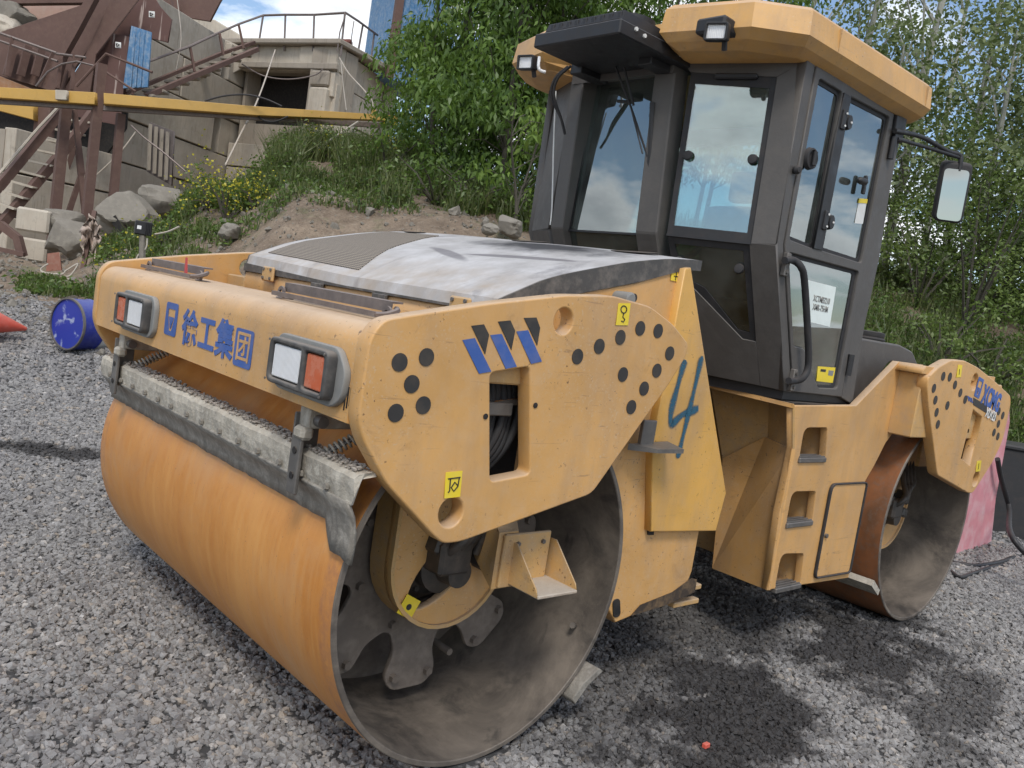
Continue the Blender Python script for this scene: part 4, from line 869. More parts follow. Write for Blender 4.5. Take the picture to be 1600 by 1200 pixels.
# locker door
LD = [Z2(*q) for q in ((565, 560), (712, 553), (640, 925), (493, 950))]
q = pxz(LD, YB); seal_o = rounded(q, [.05, .03, .03, .04]); cx_, cz_ = sum(a for a, b_ in q) / 4, sum(b_ for a, b_ in q) / 4
inner = rounded([(a + (cx_ - a) * .06 + .0, b_ + (cz_ - b_) * .035) for a, b_ in q], [.04, .02, .02, .03])
fill('door_seal', [seal_o, inner], MXZ(YB - .009), .018, M_rubber, RB, .004)
fill('locker_door', [inner], MXZ(YB - .004), .012, M_yel, RB, .003)
v = at(*Z2(540, 772), 'y', YB); lathe('door_lock', [(0, 0), (.012, 0), (.012, .012), (0, .014)], dirM((v.x, YB - .01, v.z), (0, -1, 0)), M_steel, RB, 16)
# shoulder box between body and rear plate
bx0 = at(1398, 600, 'y', YB)
box('shoulder_box', (2.86, -1.13, 1.16), (4.1, -.995, 1.515), M_yel_d, RL, .006)
fill('shoulder_top', [[(2.80, 1.515), (2.84, 1.56), (3.9, 1.56), (3.9, 1.515)]], MXZ(-1.07), .15, M_yel, RL, .004)
box('shoulder_box', (-.30, -1.12, 1.30), (.62, -.955, 1.48), M_yel_d, RL, .006); box('shoulder_box', (-.1, .915, 1.30), (.62, 1.11, 1.48), M_yel_d, RL, .006)
# rear engine/tank cover behind the cab
RH = fill('rear_tank_cover', [rounded([(2.50, 1.29), (2.78, 1.29), (3.05, 1.55), (3.46, 1.555), (3.34, 1.635), (3.15, 1.66), (2.5, 1.655)][::-1], .03)], MXZ(-.05), 1.60, M_grey, RL, .012)
lathe('filler_cap', [(0, 0), (.12, 0), (.125, .012), (.12, .02), (.115, .022), (.12, .035), (.118, .05), (.10, .055), (0, .055)], Matrix.Translation((2.93, -.72, 1.655)), M_rubber, RL, 32)
RL.location = RL.location

# ================================================================== CAB (parts of the roller)
ymir = lambda y: -.11 - y if y > -.385 else .275 + (-.385 - y) * .62
ymirR = lambda y: -.11 - y if y > -.385 else .275 + (-.385 - y) * .78
def far(px, py, dist):
    d = ray(px, py); return CAM + d * (dist / d.dot(FG))
def onplane(px, py, A, B, C):
    n = (Vector(B) - Vector(A)).cross(Vector(C) - Vector(A)); d = ray(px, py); return CAM + d * ((Vector(A) - CAM).dot(n) / d.dot(n))
CABW = -.95
CAB = box('cab_floor', (1.80, CABW + .02, 1.292), (2.50, ymir(CABW) - .02, 1.345), M_black, RL, .004)
loft('cab_floor_front', [[(1.62, -.36, 1.295), (1.62, -.36, 1.35), (1.62, .18, 1.35), (1.62, .18, 1.295)], [(1.80, CABW + .02, 1.295), (1.80, CABW + .02, 1.35), (1.80, ymir(CABW) - .02, 1.35), (1.80, ymir(CABW) - .02, 1.295)]], M_black, CAB)
def pillarB(mir):
    f = ymir if mir else (lambda y: y)
    S_ = []
    for x, z, ya, yb in ((1.235, 2.85, -.285, -.395), (1.27, 1.98, -.305, -.425), (1.60, 1.31, -.305, -.425)):
        S_.append([(x, f(ya), z), (x + .015, f(yb), z), (x + .12, f(yb + .0), z), (x + .12, f(ya), z)])
    return loft('cab_pillar', S_, M_grey, RL, bev=.006)
for mir in (False, True): pillarB(mir)
# faces
A_w, C_w, Mt = Vector((1.285, -.42, 1.98)), Vector((1.452, -.95, 1.98)), Vector((1.385, -.685, 2.80))
P2 = (A_w, C_w, Mt)                                   # plane of the upper angled face
C_b = Vector((1.775, -.95, 1.335)); P3 = (A_w, C_w, C_b)      # lower angled face
def mirp(p): return Vector((p.x, ymir(p.y), p.z))
def both(fn, name, pts, *a, **k):
    o = fn(name, pts, *a, **k); kk = dict(k)
    if 'holes' in kk: kk['holes'] = [[mirp(Vector(q)) for q in h] for h in kk['holes']]
    o2 = fn(name, [mirp(Vector(p)) for p in pts], *a, **kk); return o, o2
up = lambda L_: [onplane(a, b_, *P2) for a, b_ in L_]
lo = lambda L_: [onplane(a, b_, *P3) for a, b_ in L_]
U_out = up([(1050, 78), (1262, 92), (1212, 382), (1038, 368)])
win_u = up([(1079, 113), (1214, 120), (1173, 381), (1041, 367)])
n2 = (C_w - A_w).cross(Mt - A_w).normalized(); 
if n2.dot(CAM - A_w) < 0: n2 = -n2
both(poly3, 'cab_face_panel', [U_out[0], U_out[1], win_u[1], win_u[0]], .05, M_grey, RL)          # header
both(poly3, 'cab_corner_pillar', [win_u[1], U_out[1], U_out[2], win_u[2]], .06, M_grey, RL)
def frit_glass(pts, inset, mat, name='window_pane'):
    P_ = [Vector(p) for p in pts]; c_ = sum(P_, Vector()) / len(P_); inn = [p + (c_ - p).normalized() * inset for p in P_]
    g = poly3(name, pts, .006, mat, RL, bev=0, off=-.012)
    for gg, PP in ((g, P_),):
        cc = sum(PP, Vector()) / len(PP); ii = [p + (cc - p).normalized() * inset for p in PP]
        # keep the inner outline rounded
        o = poly3('glass_border', PP, .003, M_rubber, gg, holes=[ii], bev=0, off=-.007)
    return g
gU = frit_glass(win_u, .055, M_glass)
poly3('cab_far_pillar', [mirp(p) for p in win_u], .05, M_grey, RL, bev=.003, off=.004)
both(poly3, 'cab_waist_seam', up([(1041, 365), (1173, 379), (1173, 382), (1041, 368)]), .006, M_black, RL, bev=0, off=.001)
L_out = lo([(1040, 369), (1212, 383), (1225, 611), (1196, 603), (1140, 590), (1100, 580)])
win_l = lo([(1042, 369), (1171, 380), (1181, 534), (1160, 530), (1085, 452), (1052, 428)])
# lower sheet as plates round the window
both(poly3, 'cab_corner_pillar', [win_l[1], lo([(1212, 383)])[0], lo([(1226, 611)])[0], lo([(1188, 603)])[0], win_l[2]], .06, M_grey, RL)
BL = [lo([(1052, 428)])[0], win_l[4], win_l[3], win_l[2], lo([(1188, 603)])[0], lo([(1130, 592)])[0], Vector((1.62, -.43, 1.31)), ]
tA, tB, tC = P3; 
both(poly3, 'cab_lower_sheet', [BL[0], BL[1], BL[2], BL[3], BL[4], lo([(1100, 585)])[0]], .04, M_grey, RL)
gL = frit_glass(win_l, .05, M_glass2)
poly3('cab_far_pillar', [mirp(p) for p in win_l], .05, M_grey, RL, bev=.003, off=.004)
for a, b_, PP in ((1075, 243, P2), (1176, 249, P2), (1155, 420, P3), (1060, 408, P3)):
    v = onplane(a, b_, *PP); lathe('glass_fixing', [(0, 0), (.024, 0), (.02, .014), (0, .018)], dirM(v, n2), M_rubber, RL, 16)
v = onplane(1150, 122, *P2); box('window_catch', (-.10, -.006, -.018), (.10, .018, .018), M_black, RL, .006, facing_M(v, (0, 0, 1), (C_w - A_w).normalized()))
# windshield between the two front pillars
WS = [Vector((1.33, -.34, 1.98)), Vector((1.33, .23, 1.98)), Vector((1.345, .25, 2.80)), Vector((1.345, -.34, 2.80))]
g = poly3('windshield', WS, .006, M_glass, RL, bev=0)
WL = [Vector((1.33, -.34, 1.975)), Vector((1.33, .23, 1.975)), Vector((1.62, .23, 1.35)), Vector((1.62, -.34, 1.35))]
poly3('lower_windshield', WL, .006, M_glass2, RL, bev=0)
box('windshield_seam', (1.318, -.33, 1.972), (1.334, .23, 1.982), M_black, RL, 0)
poly3('windshield_border', [WS[2] + Vector((-.006, 0, 0)), WS[3] + Vector((-.006, 0, 0)), WS[3] + Vector((.001, .0, -.055)), WS[2] + Vector((.001, 0, -.055))], .004, M_black, g, bev=0)
for s_, y0, y1 in ((0, -.335, -.30), (1, .225, .185)):
    poly3('windshield_border', [(1.337, y0, 2.80), (1.337, y1, 2.80), (1.322, y1, 1.98), (1.322, y0, 1.98)], .004, M_black, g, bev=0)
loft('front_header', [[(1.24, -.40, 2.72), (1.23, -.40, 2.86), (1.36, -.40, 2.86), (1.36, -.40, 2.75)], [(1.24, .26, 2.72), (1.23, .26, 2.86), (1.36, .26, 2.86), (1.36, .26, 2.75)]], M_grey, RL)
# side walls: near side has the door
YS = CABW - .004
sx3 = lambda L_, y=YS: [(lambda v: (v.x, v.z))(at(a, b_, 'y', y)) for a, b_ in L_]
def side_part(name, pts, th=.05, mt=M_grey, y=YS, holes=(), bev=.004, par=RL):
    return fill(name, [sx3(pts)] + [sx3(h) for h in holes], MXZ(y + th / 2), th, mt, par, bev)
side_part('cab_corner_pillar', [(1262, 92), (1274, 101), (1224, 382), (1237, 613), (1225, 611), (1212, 382)])
side_part('cab_rear_pillar', [(1398, 173), (1409, 180), (1374, 405), (1351, 510), (1332, 632), (1315, 621), (1345, 425)])
side_part('cab_side_header', [(1262, 78), (1262, 95), (1398, 176), (1409, 183), (1412, 170)])
pane1 = [(1279, 122), (1315, 144), (1271, 389), (1232, 374)]; pane2 = [(1327, 150), (1389, 183), (1345, 411), (1282, 391)]
pane3 = [(1231, 394), (1341, 424), (1307, 607), (1277, 606), (1255, 544), (1239, 541)]
DOOR = fill('cab_door', [sx3([(1275, 103), (1397, 174), (1345, 425), (1314, 620), (1238, 612), (1225, 382)])] + [rounded(sx3(h), .02) for h in (pane1, pane2, pane3)], MXZ(YS + .012), .035, M_grey, RL, .005)
DOOR['label'] = 'grey framed cab door with two upper panes and one lower pane'
for h in (pane1, pane2, pane3):
    q = sx3(h); gg = fill('door_pane', [rounded(q, .02)], MXZ(YS + .018), .006, M_glass, DOOR)
    c_ = (sum(a for a, b_ in q) / len(q), sum(b_ for a, b_ in q) / len(q)); inn = [(a + (c_[0] - a) * .09, b_ + (c_[1] - b_) * .05) for a, b_ in q]
    fill('glass_border', [rounded(q, .02), rounded(inn, .02)], MXZ(YS + .0125), .003, M_rubber, DOOR)
# dark vertical bar beside the centre divider
fill('sliding_bar', [sx3([(1316, 145), (1327, 151), (1282, 391), (1268, 388)])], MXZ(YS - .006), .012, M_black, DOOR, .002)
def latch(px, py):
    v = at(px, py, 'y', YS); o = lathe('window_hinge', [(0, 0), (.032, 0), (.028, .02), (0, .022)], dirM((v.x + .02, YS - .004, v.z), (0, -1, 0)) @ Matrix.Diagonal((.8, 1.15, 1, 1)), M_black, DOOR, 20)
    box('hinge_leaf', (v.x - .045, YS - .022, v.z - .045), (v.x - .01, YS - .004, v.z + .045), M_black, DOOR, .005)
    for dx, dz in ((-.028, .028), (-.028, -.028), (.025, .0)): bolt(dirM((v.x + dx, YS - .026, v.z + dz), (0, -1, 0)), .006, .004, M_white, DOOR)
latch(1318, 190); latch(1290, 346)
v = at(1263, 248, 'y', YS); o = lathe('round_window_knob', [(0, 0), (.05, 0), (.046, .02), (.038, .022), (.034, .012), (0, .012)], dirM((v.x, YS - .002, v.z), (0, -1, 0)), M_rubber, DOOR, 28)
tube('knob_grip', [(v.x, YS - .03, v.z - .03), (v.x, YS - .03, v.z + .03)], .011, M_black, DOOR, 8)
v = at(1338, 283, 'y', YS); lathe('door_latch', [(.004, -.045), (.016, -.03), (.018, 0), (.016, .03), (.004, .045)], dirM((v.x, YS - .03, v.z), (1, 0, .06)), M_black, DOOR, 16)
box('door_latch_plate', (v.x + .055, YS - .02, v.z - .05), (v.x + .075, YS - .002, v.z + .04), M_black, DOOR, .004)
v = at(1241, 266, 'y', YS); lathe('rubber_buffer', [(0, 0), (.016, 0), (.02, .02), (.012, .035), (0, .036)], dirM((v.x, YS, v.z), (-.3, -1, 0)), M_rubber, RL, 16)
for a, b_ in ((1391, 232), (1325, 570)):
    v = at(a, b_, 'y', YS); lathe('door_hinge', [(0, -.055), (.017, -.055), (.017, .055), (0, .055)], Matrix.Translation((v.x - .01, YS - .014, v.z)), M_black, DOOR, 12)
fill('window_sticker', [sx3([(1347, 310), (1359, 311), (1352, 350), (1339, 349)])], MXZ(YS + .0135), .002, M_white, DOOR)
fill('window_sticker', [sx3([(1346, 310), (1359, 311), (1358, 318), (1344, 317)])], MXZ(YS + .0115), .002, M_stick, DOOR)
pp = sx3([(1267, 438), (1310, 449), (1300, 511), (1262, 502)]); PAP = fill('paper_sheet', [pp], MXZ(YS + .0130), .002, M_paper, DOOR)
v1 = at(1284, 469, 'y', YS + .011); v2 = at(1282, 482, 'y', YS + .011); dx_ = (at(1305, 473, 'y', YS) - at(1266, 464, 'y', YS)).normalized()
for v_, s_ in ((v1, 'XCTMB3210'), (v2, 'XMR-75HM')): text('paper_lettering', s_, facing_M(v_, Vector((-dx_.z, 0, dx_.x)), dx_), .042, M_bezel, PAP, .0005, .72)
yp = sx3([(1282, 573), (1309, 575), (1305, 599), (1279, 596)]); YST = fill('yellow_notice', [yp], MXZ(YS + .0125), .002, M_stick, DOOR)
fill('notice_mark', [sx3([(1286, 577), (1294, 578), (1293, 582), (1285, 581)])], MXZ(YS + .011), .001, M_ink, YST)
fill('notice_mark', [sx3([(1298, 579), (1306, 580), (1304, 588), (1297, 587)])], MXZ(YS + .011), .001, M_bezel, YST)
# far side wall and rear wall with glass
YF = ymir(CABW)
fill('cab_far_wall', [[(1.45, 1.98), (1.44, 2.82), (2.42, 2.82), (2.49, 1.33), (1.77, 1.33)], [(1.52, 2.02), (1.52, 2.70), (2.34, 2.70), (2.38, 2.02)], [(1.60, 1.93), (2.38, 1.93), (2.40, 1.45), (1.82, 1.45)]], MXZ(YF), .05, M_grey, RL, .004)
fill('far_window', [[(1.5, 2.0), (1.5, 2.72), (2.36, 2.72), (2.4, 1.43), (1.80, 1.43)]], MXZ(YF), .006, M_glass3, RL)
bwl = [(1.0 * y, z) for y, z in ((CABW, 1.33), (CABW, 2.82), (YF, 2.82), (YF, 1.33))]
fill('cab_rear_wall', [bwl, [(CABW + .12, 1.95), (CABW + .12, 2.68), (YF - .12, 2.68), (YF - .12, 1.95)]], MYZ(2.42), .05, M_grey, RL, .004)
fill('rear_window', [[(CABW + .10, 1.93), (CABW + .10, 2.70), (YF - .10, 2.70), (YF - .10, 1.93)]], MYZ(2.42), .006, M_glass3, RL)
# grab handle
gh = [(1226, 407), (1240, 407), (1252, 418), (1257, 440), (1262, 520), (1263, 570), (1255, 590), (1242, 595), (1232, 595)]
ghp = [(lambda v: v)(at(a, b_, 'y', CABW - (.06 if 1 < i < 7 else .035))) for i, (a, b_) in enumerate(gh)]
GHD = tube('grab_handle', smoothpath(ghp, 5), .0165, M_rubber, RL, 10)
for a, b_ in ((1222, 412), (1233, 592)):
    v = at(a, b_, 'y', CABW); box('handle_bracket', (v.x - .014, CABW - .03, v.z - .055), (v.x + .02, CABW - .004, v.z + .05), M_steel, GHD, .004)
    for dz in (-.035, .032): bolt(dirM((v.x, CABW - .03, v.z + dz), (0, -1, 0)), .009, .008, M_steel, GHD)
# ---- roof
def roof_sec(z, k):
    o = [(1.34, -.40), (1.055, -.44), (1.14, -.86), (1.315, -1.03), (2.48, -1.06), (2.62, -.96), (2.66, -.6)]
    o = [(x - k * (0 if i == 6 else .0) + (k if i in (1, 2, 3) else (-k if i in (5, 6) else 0)), y + (k if i in (2, 3, 4, 5) else (-k * .6 if i == 1 else 0))) for i, (x, y) in enumerate(o)]
    full = o + [(x, ymirR(y)) for x, y in o[::-1]]
    return [(x, y, z) for x, y in full]
ROOF = loft('cab_roof', [roof_sec(2.775, .09), roof_sec(2.80, .035), roof_sec(2.835, .0), roof_sec(2.94, .012), roof_sec(2.965, .04), roof_sec(3.0, .20)], M_roof, RL)
for x_ in (1.55, 2.42):
    yy_ = -1.03 - .03 * (x_ - 1.315) / 1.165; box('roof_joint', (x_, yy_ - .0012, 2.84), (x_ + .003, yy_ + .02, 2.935), M_yel_d, ROOF, 0)
def worklight(c, aim, tag_=''):
    M = dirM(c, aim); hb = [(-.075, -.055), (.075, -.055), (.075, .055), (-.075, .055)]; kk_ = .66
    # local frame: x sideways
    X = Vector((0, 0, 1)).cross(Vector(aim)).normalized(); Y_ = Vector(aim).cross(X).normalized(); M = Matrix((X, Y_, Vector(aim).normalized())).transposed().to_4x4(); M.translation = c; M = M @ Matrix.Diagonal((kk_, kk_, kk_, 1))
    o = fill('work_light', [rounded(hb, .015), rounded([(-.06, -.042), (.06, -.042), (.06, .042), (-.06, .042)], .008)], M, .06, M_black, RL, .004)
    box('lamp_lens', (-.062, -.044, -.01), (.062, .044, .012), M_lens, o, .003, M); box('lamp_back', (-.07, -.05, -.07), (.07, .05, -.025), M_black, o, .012, M)
    tube('lamp_stem', [M @ Vector((.05, -.05, -.03)), M @ Vector((.05, -.10, -.05))], .012, M_black, o, 8); return o
c1_ = at(1120, 50, 'x', 1.03); worklight(c1_, Vector((-1, -.38, -.12)))
c2_ = at(823, 98, 'x', 1.02); worklight(c2_, Vector((-1, -.25, -.12)))
v = at(1118, 44, 'x', 1.10); box('lamp_recess', (v.x - .045, v.y - .075, v.z - .03), (v.x + .1, v.y + .075, v.z + .035), M_black, ROOF, .01)
tube('lamp_bracket', smoothpath([c2_ + Vector((0, -.09, .02)), c2_ + Vector((0, -.10, -.04)), c2_ + Vector((.03, -.12, -.05))], 4), .008, M_lens, RL, 8)
# ---- roof air conditioner
AC = box('air_conditioner', (.80, -.44, 2.752), (1.40, .10, 2.815), M_black, RL, .006); AC['label'] = 'flat black air conditioner box in front of the roof'
loft('ac_upper_housing', [[(.83, -.42, 2.815), (1.42, -.42, 2.815), (1.42, .07, 2.815), (.83, .07, 2.815)], [(.845, -.41, 2.868), (1.42, -.41, 2.868), (1.42, .06, 2.868), (.845, .06, 2.868)]], M_black, AC)
for k in range(9): box('condenser_rib', (.836, -.40 + .052 * k, 2.822), (.846, -.378 + .052 * k, 2.862), M_black, AC, .002)
box('ac_lid_seam', (.829, -.40, 2.823), (.84, .05, 2.829), M_darkin, AC, 0)
for cy in (-.28, -.04):
    lathe('fan_ring', [(.08, 0), (.115, 0), (.115, .03), (.10, .035), (.08, .03)], Matrix.Translation((1.03, cy, 2.868)), M_black, AC, 32, closed=True)
    for k in range(6):
        a = k * math.pi / 6; tube('fan_guard', [(1.03 + .10 * math.cos(a), cy + .10 * math.sin(a), 2.892), (1.03 - .10 * math.cos(a), cy - .10 * math.sin(a), 2.892)], .003, M_black, AC, 4)
for y in (-.36, -.22, -.10, .02): bolt(dirM((.855, y, 2.852), (-1, 0, .5)), .008, .008, M_white, AC)
for x, z in ((.90, 2.80), (.96, 2.79), (1.22, 2.79), (1.32, 2.78)): bolt(dirM((x, -.44, z), (0, -1, 0)), .010, .008, M_white, AC)
tube('ac_cable', smoothpath([(.87, .0, 2.865), (.93, -.1, 2.895), (.95, -.22, 2.89), (1.0, -.34, 2.90), (1.15, -.38, 2.87)], 5), .007, M_rubber, AC, 6)
box('ac_bracket', (1.10, -.38, 2.72), (1.30, -.30, 2.77), M_black, AC, .004); box('ac_bracket', (1.10, .06, 2.72), (1.30, .14, 2.77), M_black, AC, .004)
for dy in (0, .02): tube('ac_hose', smoothpath([(1.10, .14 + dy, 2.76), (1.08, .20 + dy, 2.70), (1.10, .23 + dy, 2.62), (1.16, .215, 2.52), (1.2, .21, 2.45)], 5), .007, M_rubber, RL, 8)
tube('lamp_wire', smoothpath([(1.145, .27, 2.66), (1.185, .268, 2.4), (1.235, .262, 2.1), (1.245, .262, 1.99)], 5), .004, M_white, RL, 5)
# ---- wiper
WP = tube('wiper', [at(1019, 160, 'x', 1.24), at(1016, 240, 'x', 1.265), at(1008, 318, 'x', 1.29)], .012, M_black, RL, 6)
tube('wiper_arm', [at(962, 105, 'x', 1.16), at(985, 165, 'x', 1.22), at(1012, 245, 'x', 1.262)], .006, M_black, WP, 6)
tube('wiper_arm', [at(975, 105, 'x', 1.16), at(990, 165, 'x', 1.22)], .006, M_black, WP, 6); tube('wiper_arm', [at(965, 158, 'x', 1.215), at(988, 160, 'x', 1.22)], .008, M_black, WP, 6)
tube('wiper_arm', [at(985, 165, 'x', 1.22), at(1004, 240, 'x', 1.255)], .004, M_black, WP, 6)
# ---- mirror
MD = 4.75
MIR = tube('mirror_arm', smoothpath([at(1398, 204, 'y', -.98), far(1440, 214, 4.6), far(1480, 236, 4.72), far(1499, 242, MD), far(1501, 252, MD), far(1498, 268, MD)], 4), .0125, M_black, RL, 8)
tube('mirror_arm_brace', [at(1402, 217, 'y', -.98), far(1450, 231, 4.65), far(1498, 246, MD)], .010, M_black, MIR, 8); tube('mirror_arm_brace', [far(1463, 221, 4.68), far(1462, 235, 4.68)], .008, M_black, MIR, 8)
mc = far(1489, 301, MD); n_ = (CAM - mc); n_.z = 0; n_ = (n_.normalized() + RG * .30 + Vector((0, 0, -.30))).normalized(); X = Vector((0, 0, 1)).cross(n_).normalized()
Mm = Matrix((X, Vector((-.05, 0, 1)), n_)).transposed().to_4x4(); Mm.translation = mc
sh = rounded([(-.078, -.162), (.078, -.162), (.084, .162), (-.078, .162)], .035)
o = fill('mirror_housing', [sh], Mm @ Matrix.Translation((0, 0, -.03)), .06, M_rubber, MIR, .015)
fill('mirror_glass', [rounded([(-.064, -.148), (.062, -.148), (.066, .125), (-.064, .125)], .025)], Mm @ Matrix.Translation((0, 0, .003)), .004, M_mirror, MIR)
side_part('mirror_mount', [(1396, 180), (1412, 185), (1404, 224), (1392, 222)], .04, M_black, YS - .02)
# ---- interior
SE = box('driver_seat', (1.95, -.42, 1.62), (2.35, .08, 1.76), M_seat, RL, .04, seg=2)
box('seat_back', (2.28, -.40, 1.74), (2.38, .06, 2.30), M_seat, SE, .04, seg=2); box('headrest', (2.29, -.27, 2.32), (2.37, -.07, 2.50), M_seat, SE, .03, seg=2); box('seat_base', (2.0, -.35, 1.35), (2.3, .0, 1.62), M_black, SE, .02)
box('instrument_console', (1.52, -.30, 1.36), (1.72, .0, 1.86), M_black, RL, .03, seg=2)
lathe('steering_wheel', [(.155, -.012), (.18, -.012), (.18, .012), (.155, .012)], Matrix.Translation((1.72, -.17, 1.95)) @ Matrix.Rotation(R_(-35), 4, 'Y'), M_rubber, RL, 32, closed=True)
tube('steering_column', [(1.62, -.17, 1.7), (1.72, -.17, 1.94)], .02, M_black, RL, 8)
for a in range(3): tube('wheel_spoke', [(1.72, -.17, 1.95), Vector((1.72, -.17, 1.95)) + (Matrix.Rotation(R_(-35), 3, 'Y') @ Vector((.16 * math.cos(a * 2.09), .16 * math.sin(a * 2.09), 0)))], .01, M_black, RL, 6)

# ================================================================== BACKGROUND STRUCTURE
def slabpx(name, pts, d, th, mt, par=None, holes=(), bev=0.0, label=None):
    """plate facing the yard: outline corners measured on a plane at depth d (or one depth per corner)"""
    ds = d if isinstance(d, (list, tuple)) else [d] * len(pts)
    return poly3(name, [far(a, b_, dd_) for (a, b_), dd_ in zip(pts, ds)], th, mt, par, holes=[[far(a, b_, ds[0]) for a, b_ in h] for h in holes], bev=bev, label=label)
def barpx(name, pts, d, r, mt, par=None, n=4, label=None):
    ds = d if isinstance(d, (list, tuple)) else [d] * len(pts)
    return tube(name, [far(a, b_, dd_) for (a, b_), dd_ in zip(pts, ds)], r, mt, par, n, label)
def vert(px, py, d, zbot):      # a vertical post: top measured, foot straight below
    p_ = far(px, py, d); return [p_, Vector((p_.x, p_.y, zbot))]
# --- retaining wall of the concrete building: courses of big blocks, staggered
CB = thing('concrete_building', 'weathered grey concrete block building with a dark square opening and rusty stairs in front', 'building', tuple(far(400, 300, 26.5)))
def block_wall(pa, da, pb, db, ztop, zbot, course, blen, skip=None, mt=None, seedn=0):
    A = far(pa, 350, da); B = far(pb, 350, db); A.z = B.z = 0; u = (B - A); Lw = u.length; u.normalize(); nv = Vector((u.y, -u.x, 0))
    if nv.dot(CAM - A) < 0: nv = -nv
    z = ztop; k = 0; rr_ = random.Random(seedn)
    M = Matrix((u, nv, Vector((0, 0, 1)))).transposed().to_4x4(); M.translation = A
    if skip: skip = (skip[0] * Lw, skip[1] * Lw, skip[2], skip[3])
    cores = [(0, Lw, zbot, ztop - .05)] if not skip else [(0, skip[0], zbot, ztop - .05), (skip[1], Lw, zbot, ztop - .05), (skip[0], skip[1], skip[3], ztop - .05), (skip[0], skip[1], zbot, skip[2])]
    for x0, x1, z0_, z1_ in cores:
        if x1 - x0 > .02: bk = box('wall_core', (x0, -.9, z0_), (x1, -.33, z1_), M_conc2, CB, 0); bk.data.transform(M)
    while z > zbot:
        x = -(blen * .5 if k % 2 else 0)
        while x < Lw:
            x0, x1 = max(x, 0), min(x + blen * rr_.uniform(.9, 1.1), Lw); x = x + blen
            x1 = min(x1, x, Lw)
            zc = z - course / 2
            if x1 - x0 < .15: continue
            segs = [(x0, x1)]
            if skip and skip[2] - course * .45 < zc < skip[3] + course * .2:
                segs = [(a, b_) for a, b_ in ((x0, min(x1, skip[0])), (max(x0, skip[1]), x1)) if b_ - a > .12]
            for a, b_ in segs:
                o = box('concrete_block', (a + .02, -.36 + rr_.uniform(-.03, .03), z - course + .035), (b_ - .02, rr_.uniform(-.05, .05), z - rr_.uniform(0, .02)), mt or (M_conc if rr_.random() < .75 else M_conc2), CB, .015, None)
                o.data.transform(M)
        z -= course; k += 1
    return M, Lw
block_wall(10, 19.6, 180, 22.4, 3.75, 1.0, 1.0, 4.2, seedn=4)
block_wall(172, 22.4, 372, 28.6, 8.1, 1.2, 1.12, 4.6, seedn=1)
Mf, Lf = block_wall(343, 27.4, 495, 25.7, 8.2, 4.0, .75, 2.4, skip=(.03, .80, 5.9, 7.55), mt=M_conc, seedn=2)
block_wall(496, 25.75, 590, 29.5, 8.15, 4.0, 1.0, 3.2, seedn=3)
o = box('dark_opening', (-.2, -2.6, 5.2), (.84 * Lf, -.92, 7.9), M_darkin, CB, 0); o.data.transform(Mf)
o = box('opening_lintel', (-.2, -.02, 7.50), (Lf + .05, .12, 7.68), M_conc2, CB, .02); o.data.transform(Mf)
o = box('platform_slab', (-.6, -2.5, 8.2), (Lf + .15, .22, 8.36), M_conc2, CB, .03); o.data.transform(Mf)
o = box('corner_block', (.80 * Lf, -.1, 5.95), (.97 * Lf, .24, 6.95), M_conc, CB, .05); o.data.transform(Mf)
o = box('corner_block', (.79 * Lf, -.1, 7.0), (.96 * Lf, .18, 7.45), M_conc2, CB, .05); o.data.transform(Mf)
# tilted slabs of rubble above the stairs
slabpx('sloping_slab', [(262, 62), (268, 30), (300, 44), (352, 62), (402, 84), (398, 98), (300, 150), (236, 150)], [26, 26, 26.4, 27, 27.6, 27.6, 26.4, 25.8], .5, M_conc, CB, bev=.04)
slabpx('sloping_slab', [(296, 28), (335, 30), (372, 52), (392, 76), (360, 74), (300, 44)], 28.5, .6, M_conc, CB, bev=.04)
slabpx('sloping_slab', [(232, 72), (240, 62), (330, 106), (318, 120), (240, 98)], 25.4, .2, M_conc2, CB, bev=.02)
slabpx('wooden_shutter', [(233, 190), (272, 205), (268, 290), (229, 268)], 21.6, .08, surface('grey_boards', (.12, .10, .095), .9, dust=(.2, .18, .16), dustamt=.6, scale=.5, streak=.7, streakcol=(.05, .04, .04)), CB, bev=.01)
for a in range(4):
    x_ = 235 + a * 9; barpx('shutter_board', [(x_, 194 + a * 4), (x_ - 3, 266 + a * 5)], 21.5, .035, M_conc2, CB)
slabpx('concrete_lump', [(500, 190), (548, 190), (548, 210), (498, 208)], 24.5, .5, M_conc, CB, bev=.05)
# --- railing on the platform
RG_ = thing('platform_railing', 'thin steel railing along the flat concrete roof edge against the sky', 'railing', tuple(far(444, 80, 26.2)))
barpx('top_rail', [(411, 24), (445, 23), (492, 23), (540, 20), (560, 33), (590, 55)], [27, 26.6, 26.1, 25.6, 26.5, 28], .035, M_rail, RG_, 6)
for a, b_, c_, d_, dd_ in ((411, 25, 403, 76, 27), (446, 23, 444, 79, 26.6), (491, 23, 489, 80, 26.1), (539, 20, 532, 88, 25.6), (567, 39, 557, 95, 26.9), (585, 50, 579, 100, 27.8)):
    barpx('railing_post', [(a, b_), (c_, d_)], dd_, .03, M_rail, RG_, 6)
barpx('railing_brace', [(540, 22), (531, 50), (527, 80)], 25.5, .02, M_rail, RG_, 5); barpx('railing_brace', [(553, 33), (549, 60), (552, 88)], 26.5, .015, M_rail, RG_, 5)
BK = thing('brick_stack', 'small weathered block of red brickwork on the concrete roof behind the railing', 'bricks', tuple(far(528, 80, 26.6)))
for r_ in range(4):
    for k in range(4):
        o = slabpx('brick', [(512 + k * 8.5 + (r_ % 2) * 2, 82 - r_ * 5.5), (520 + k * 8.5 + (r_ % 2) * 2, 82 - r_ * 5.5), (520 + k * 8.5 + (r_ % 2) * 2, 77.3 - r_ * 5.5), (512 + k * 8.5 + (r_ % 2) * 2, 77.3 - r_ * 5.5)], 26.4, .35, M_brick, BK, bev=.01)
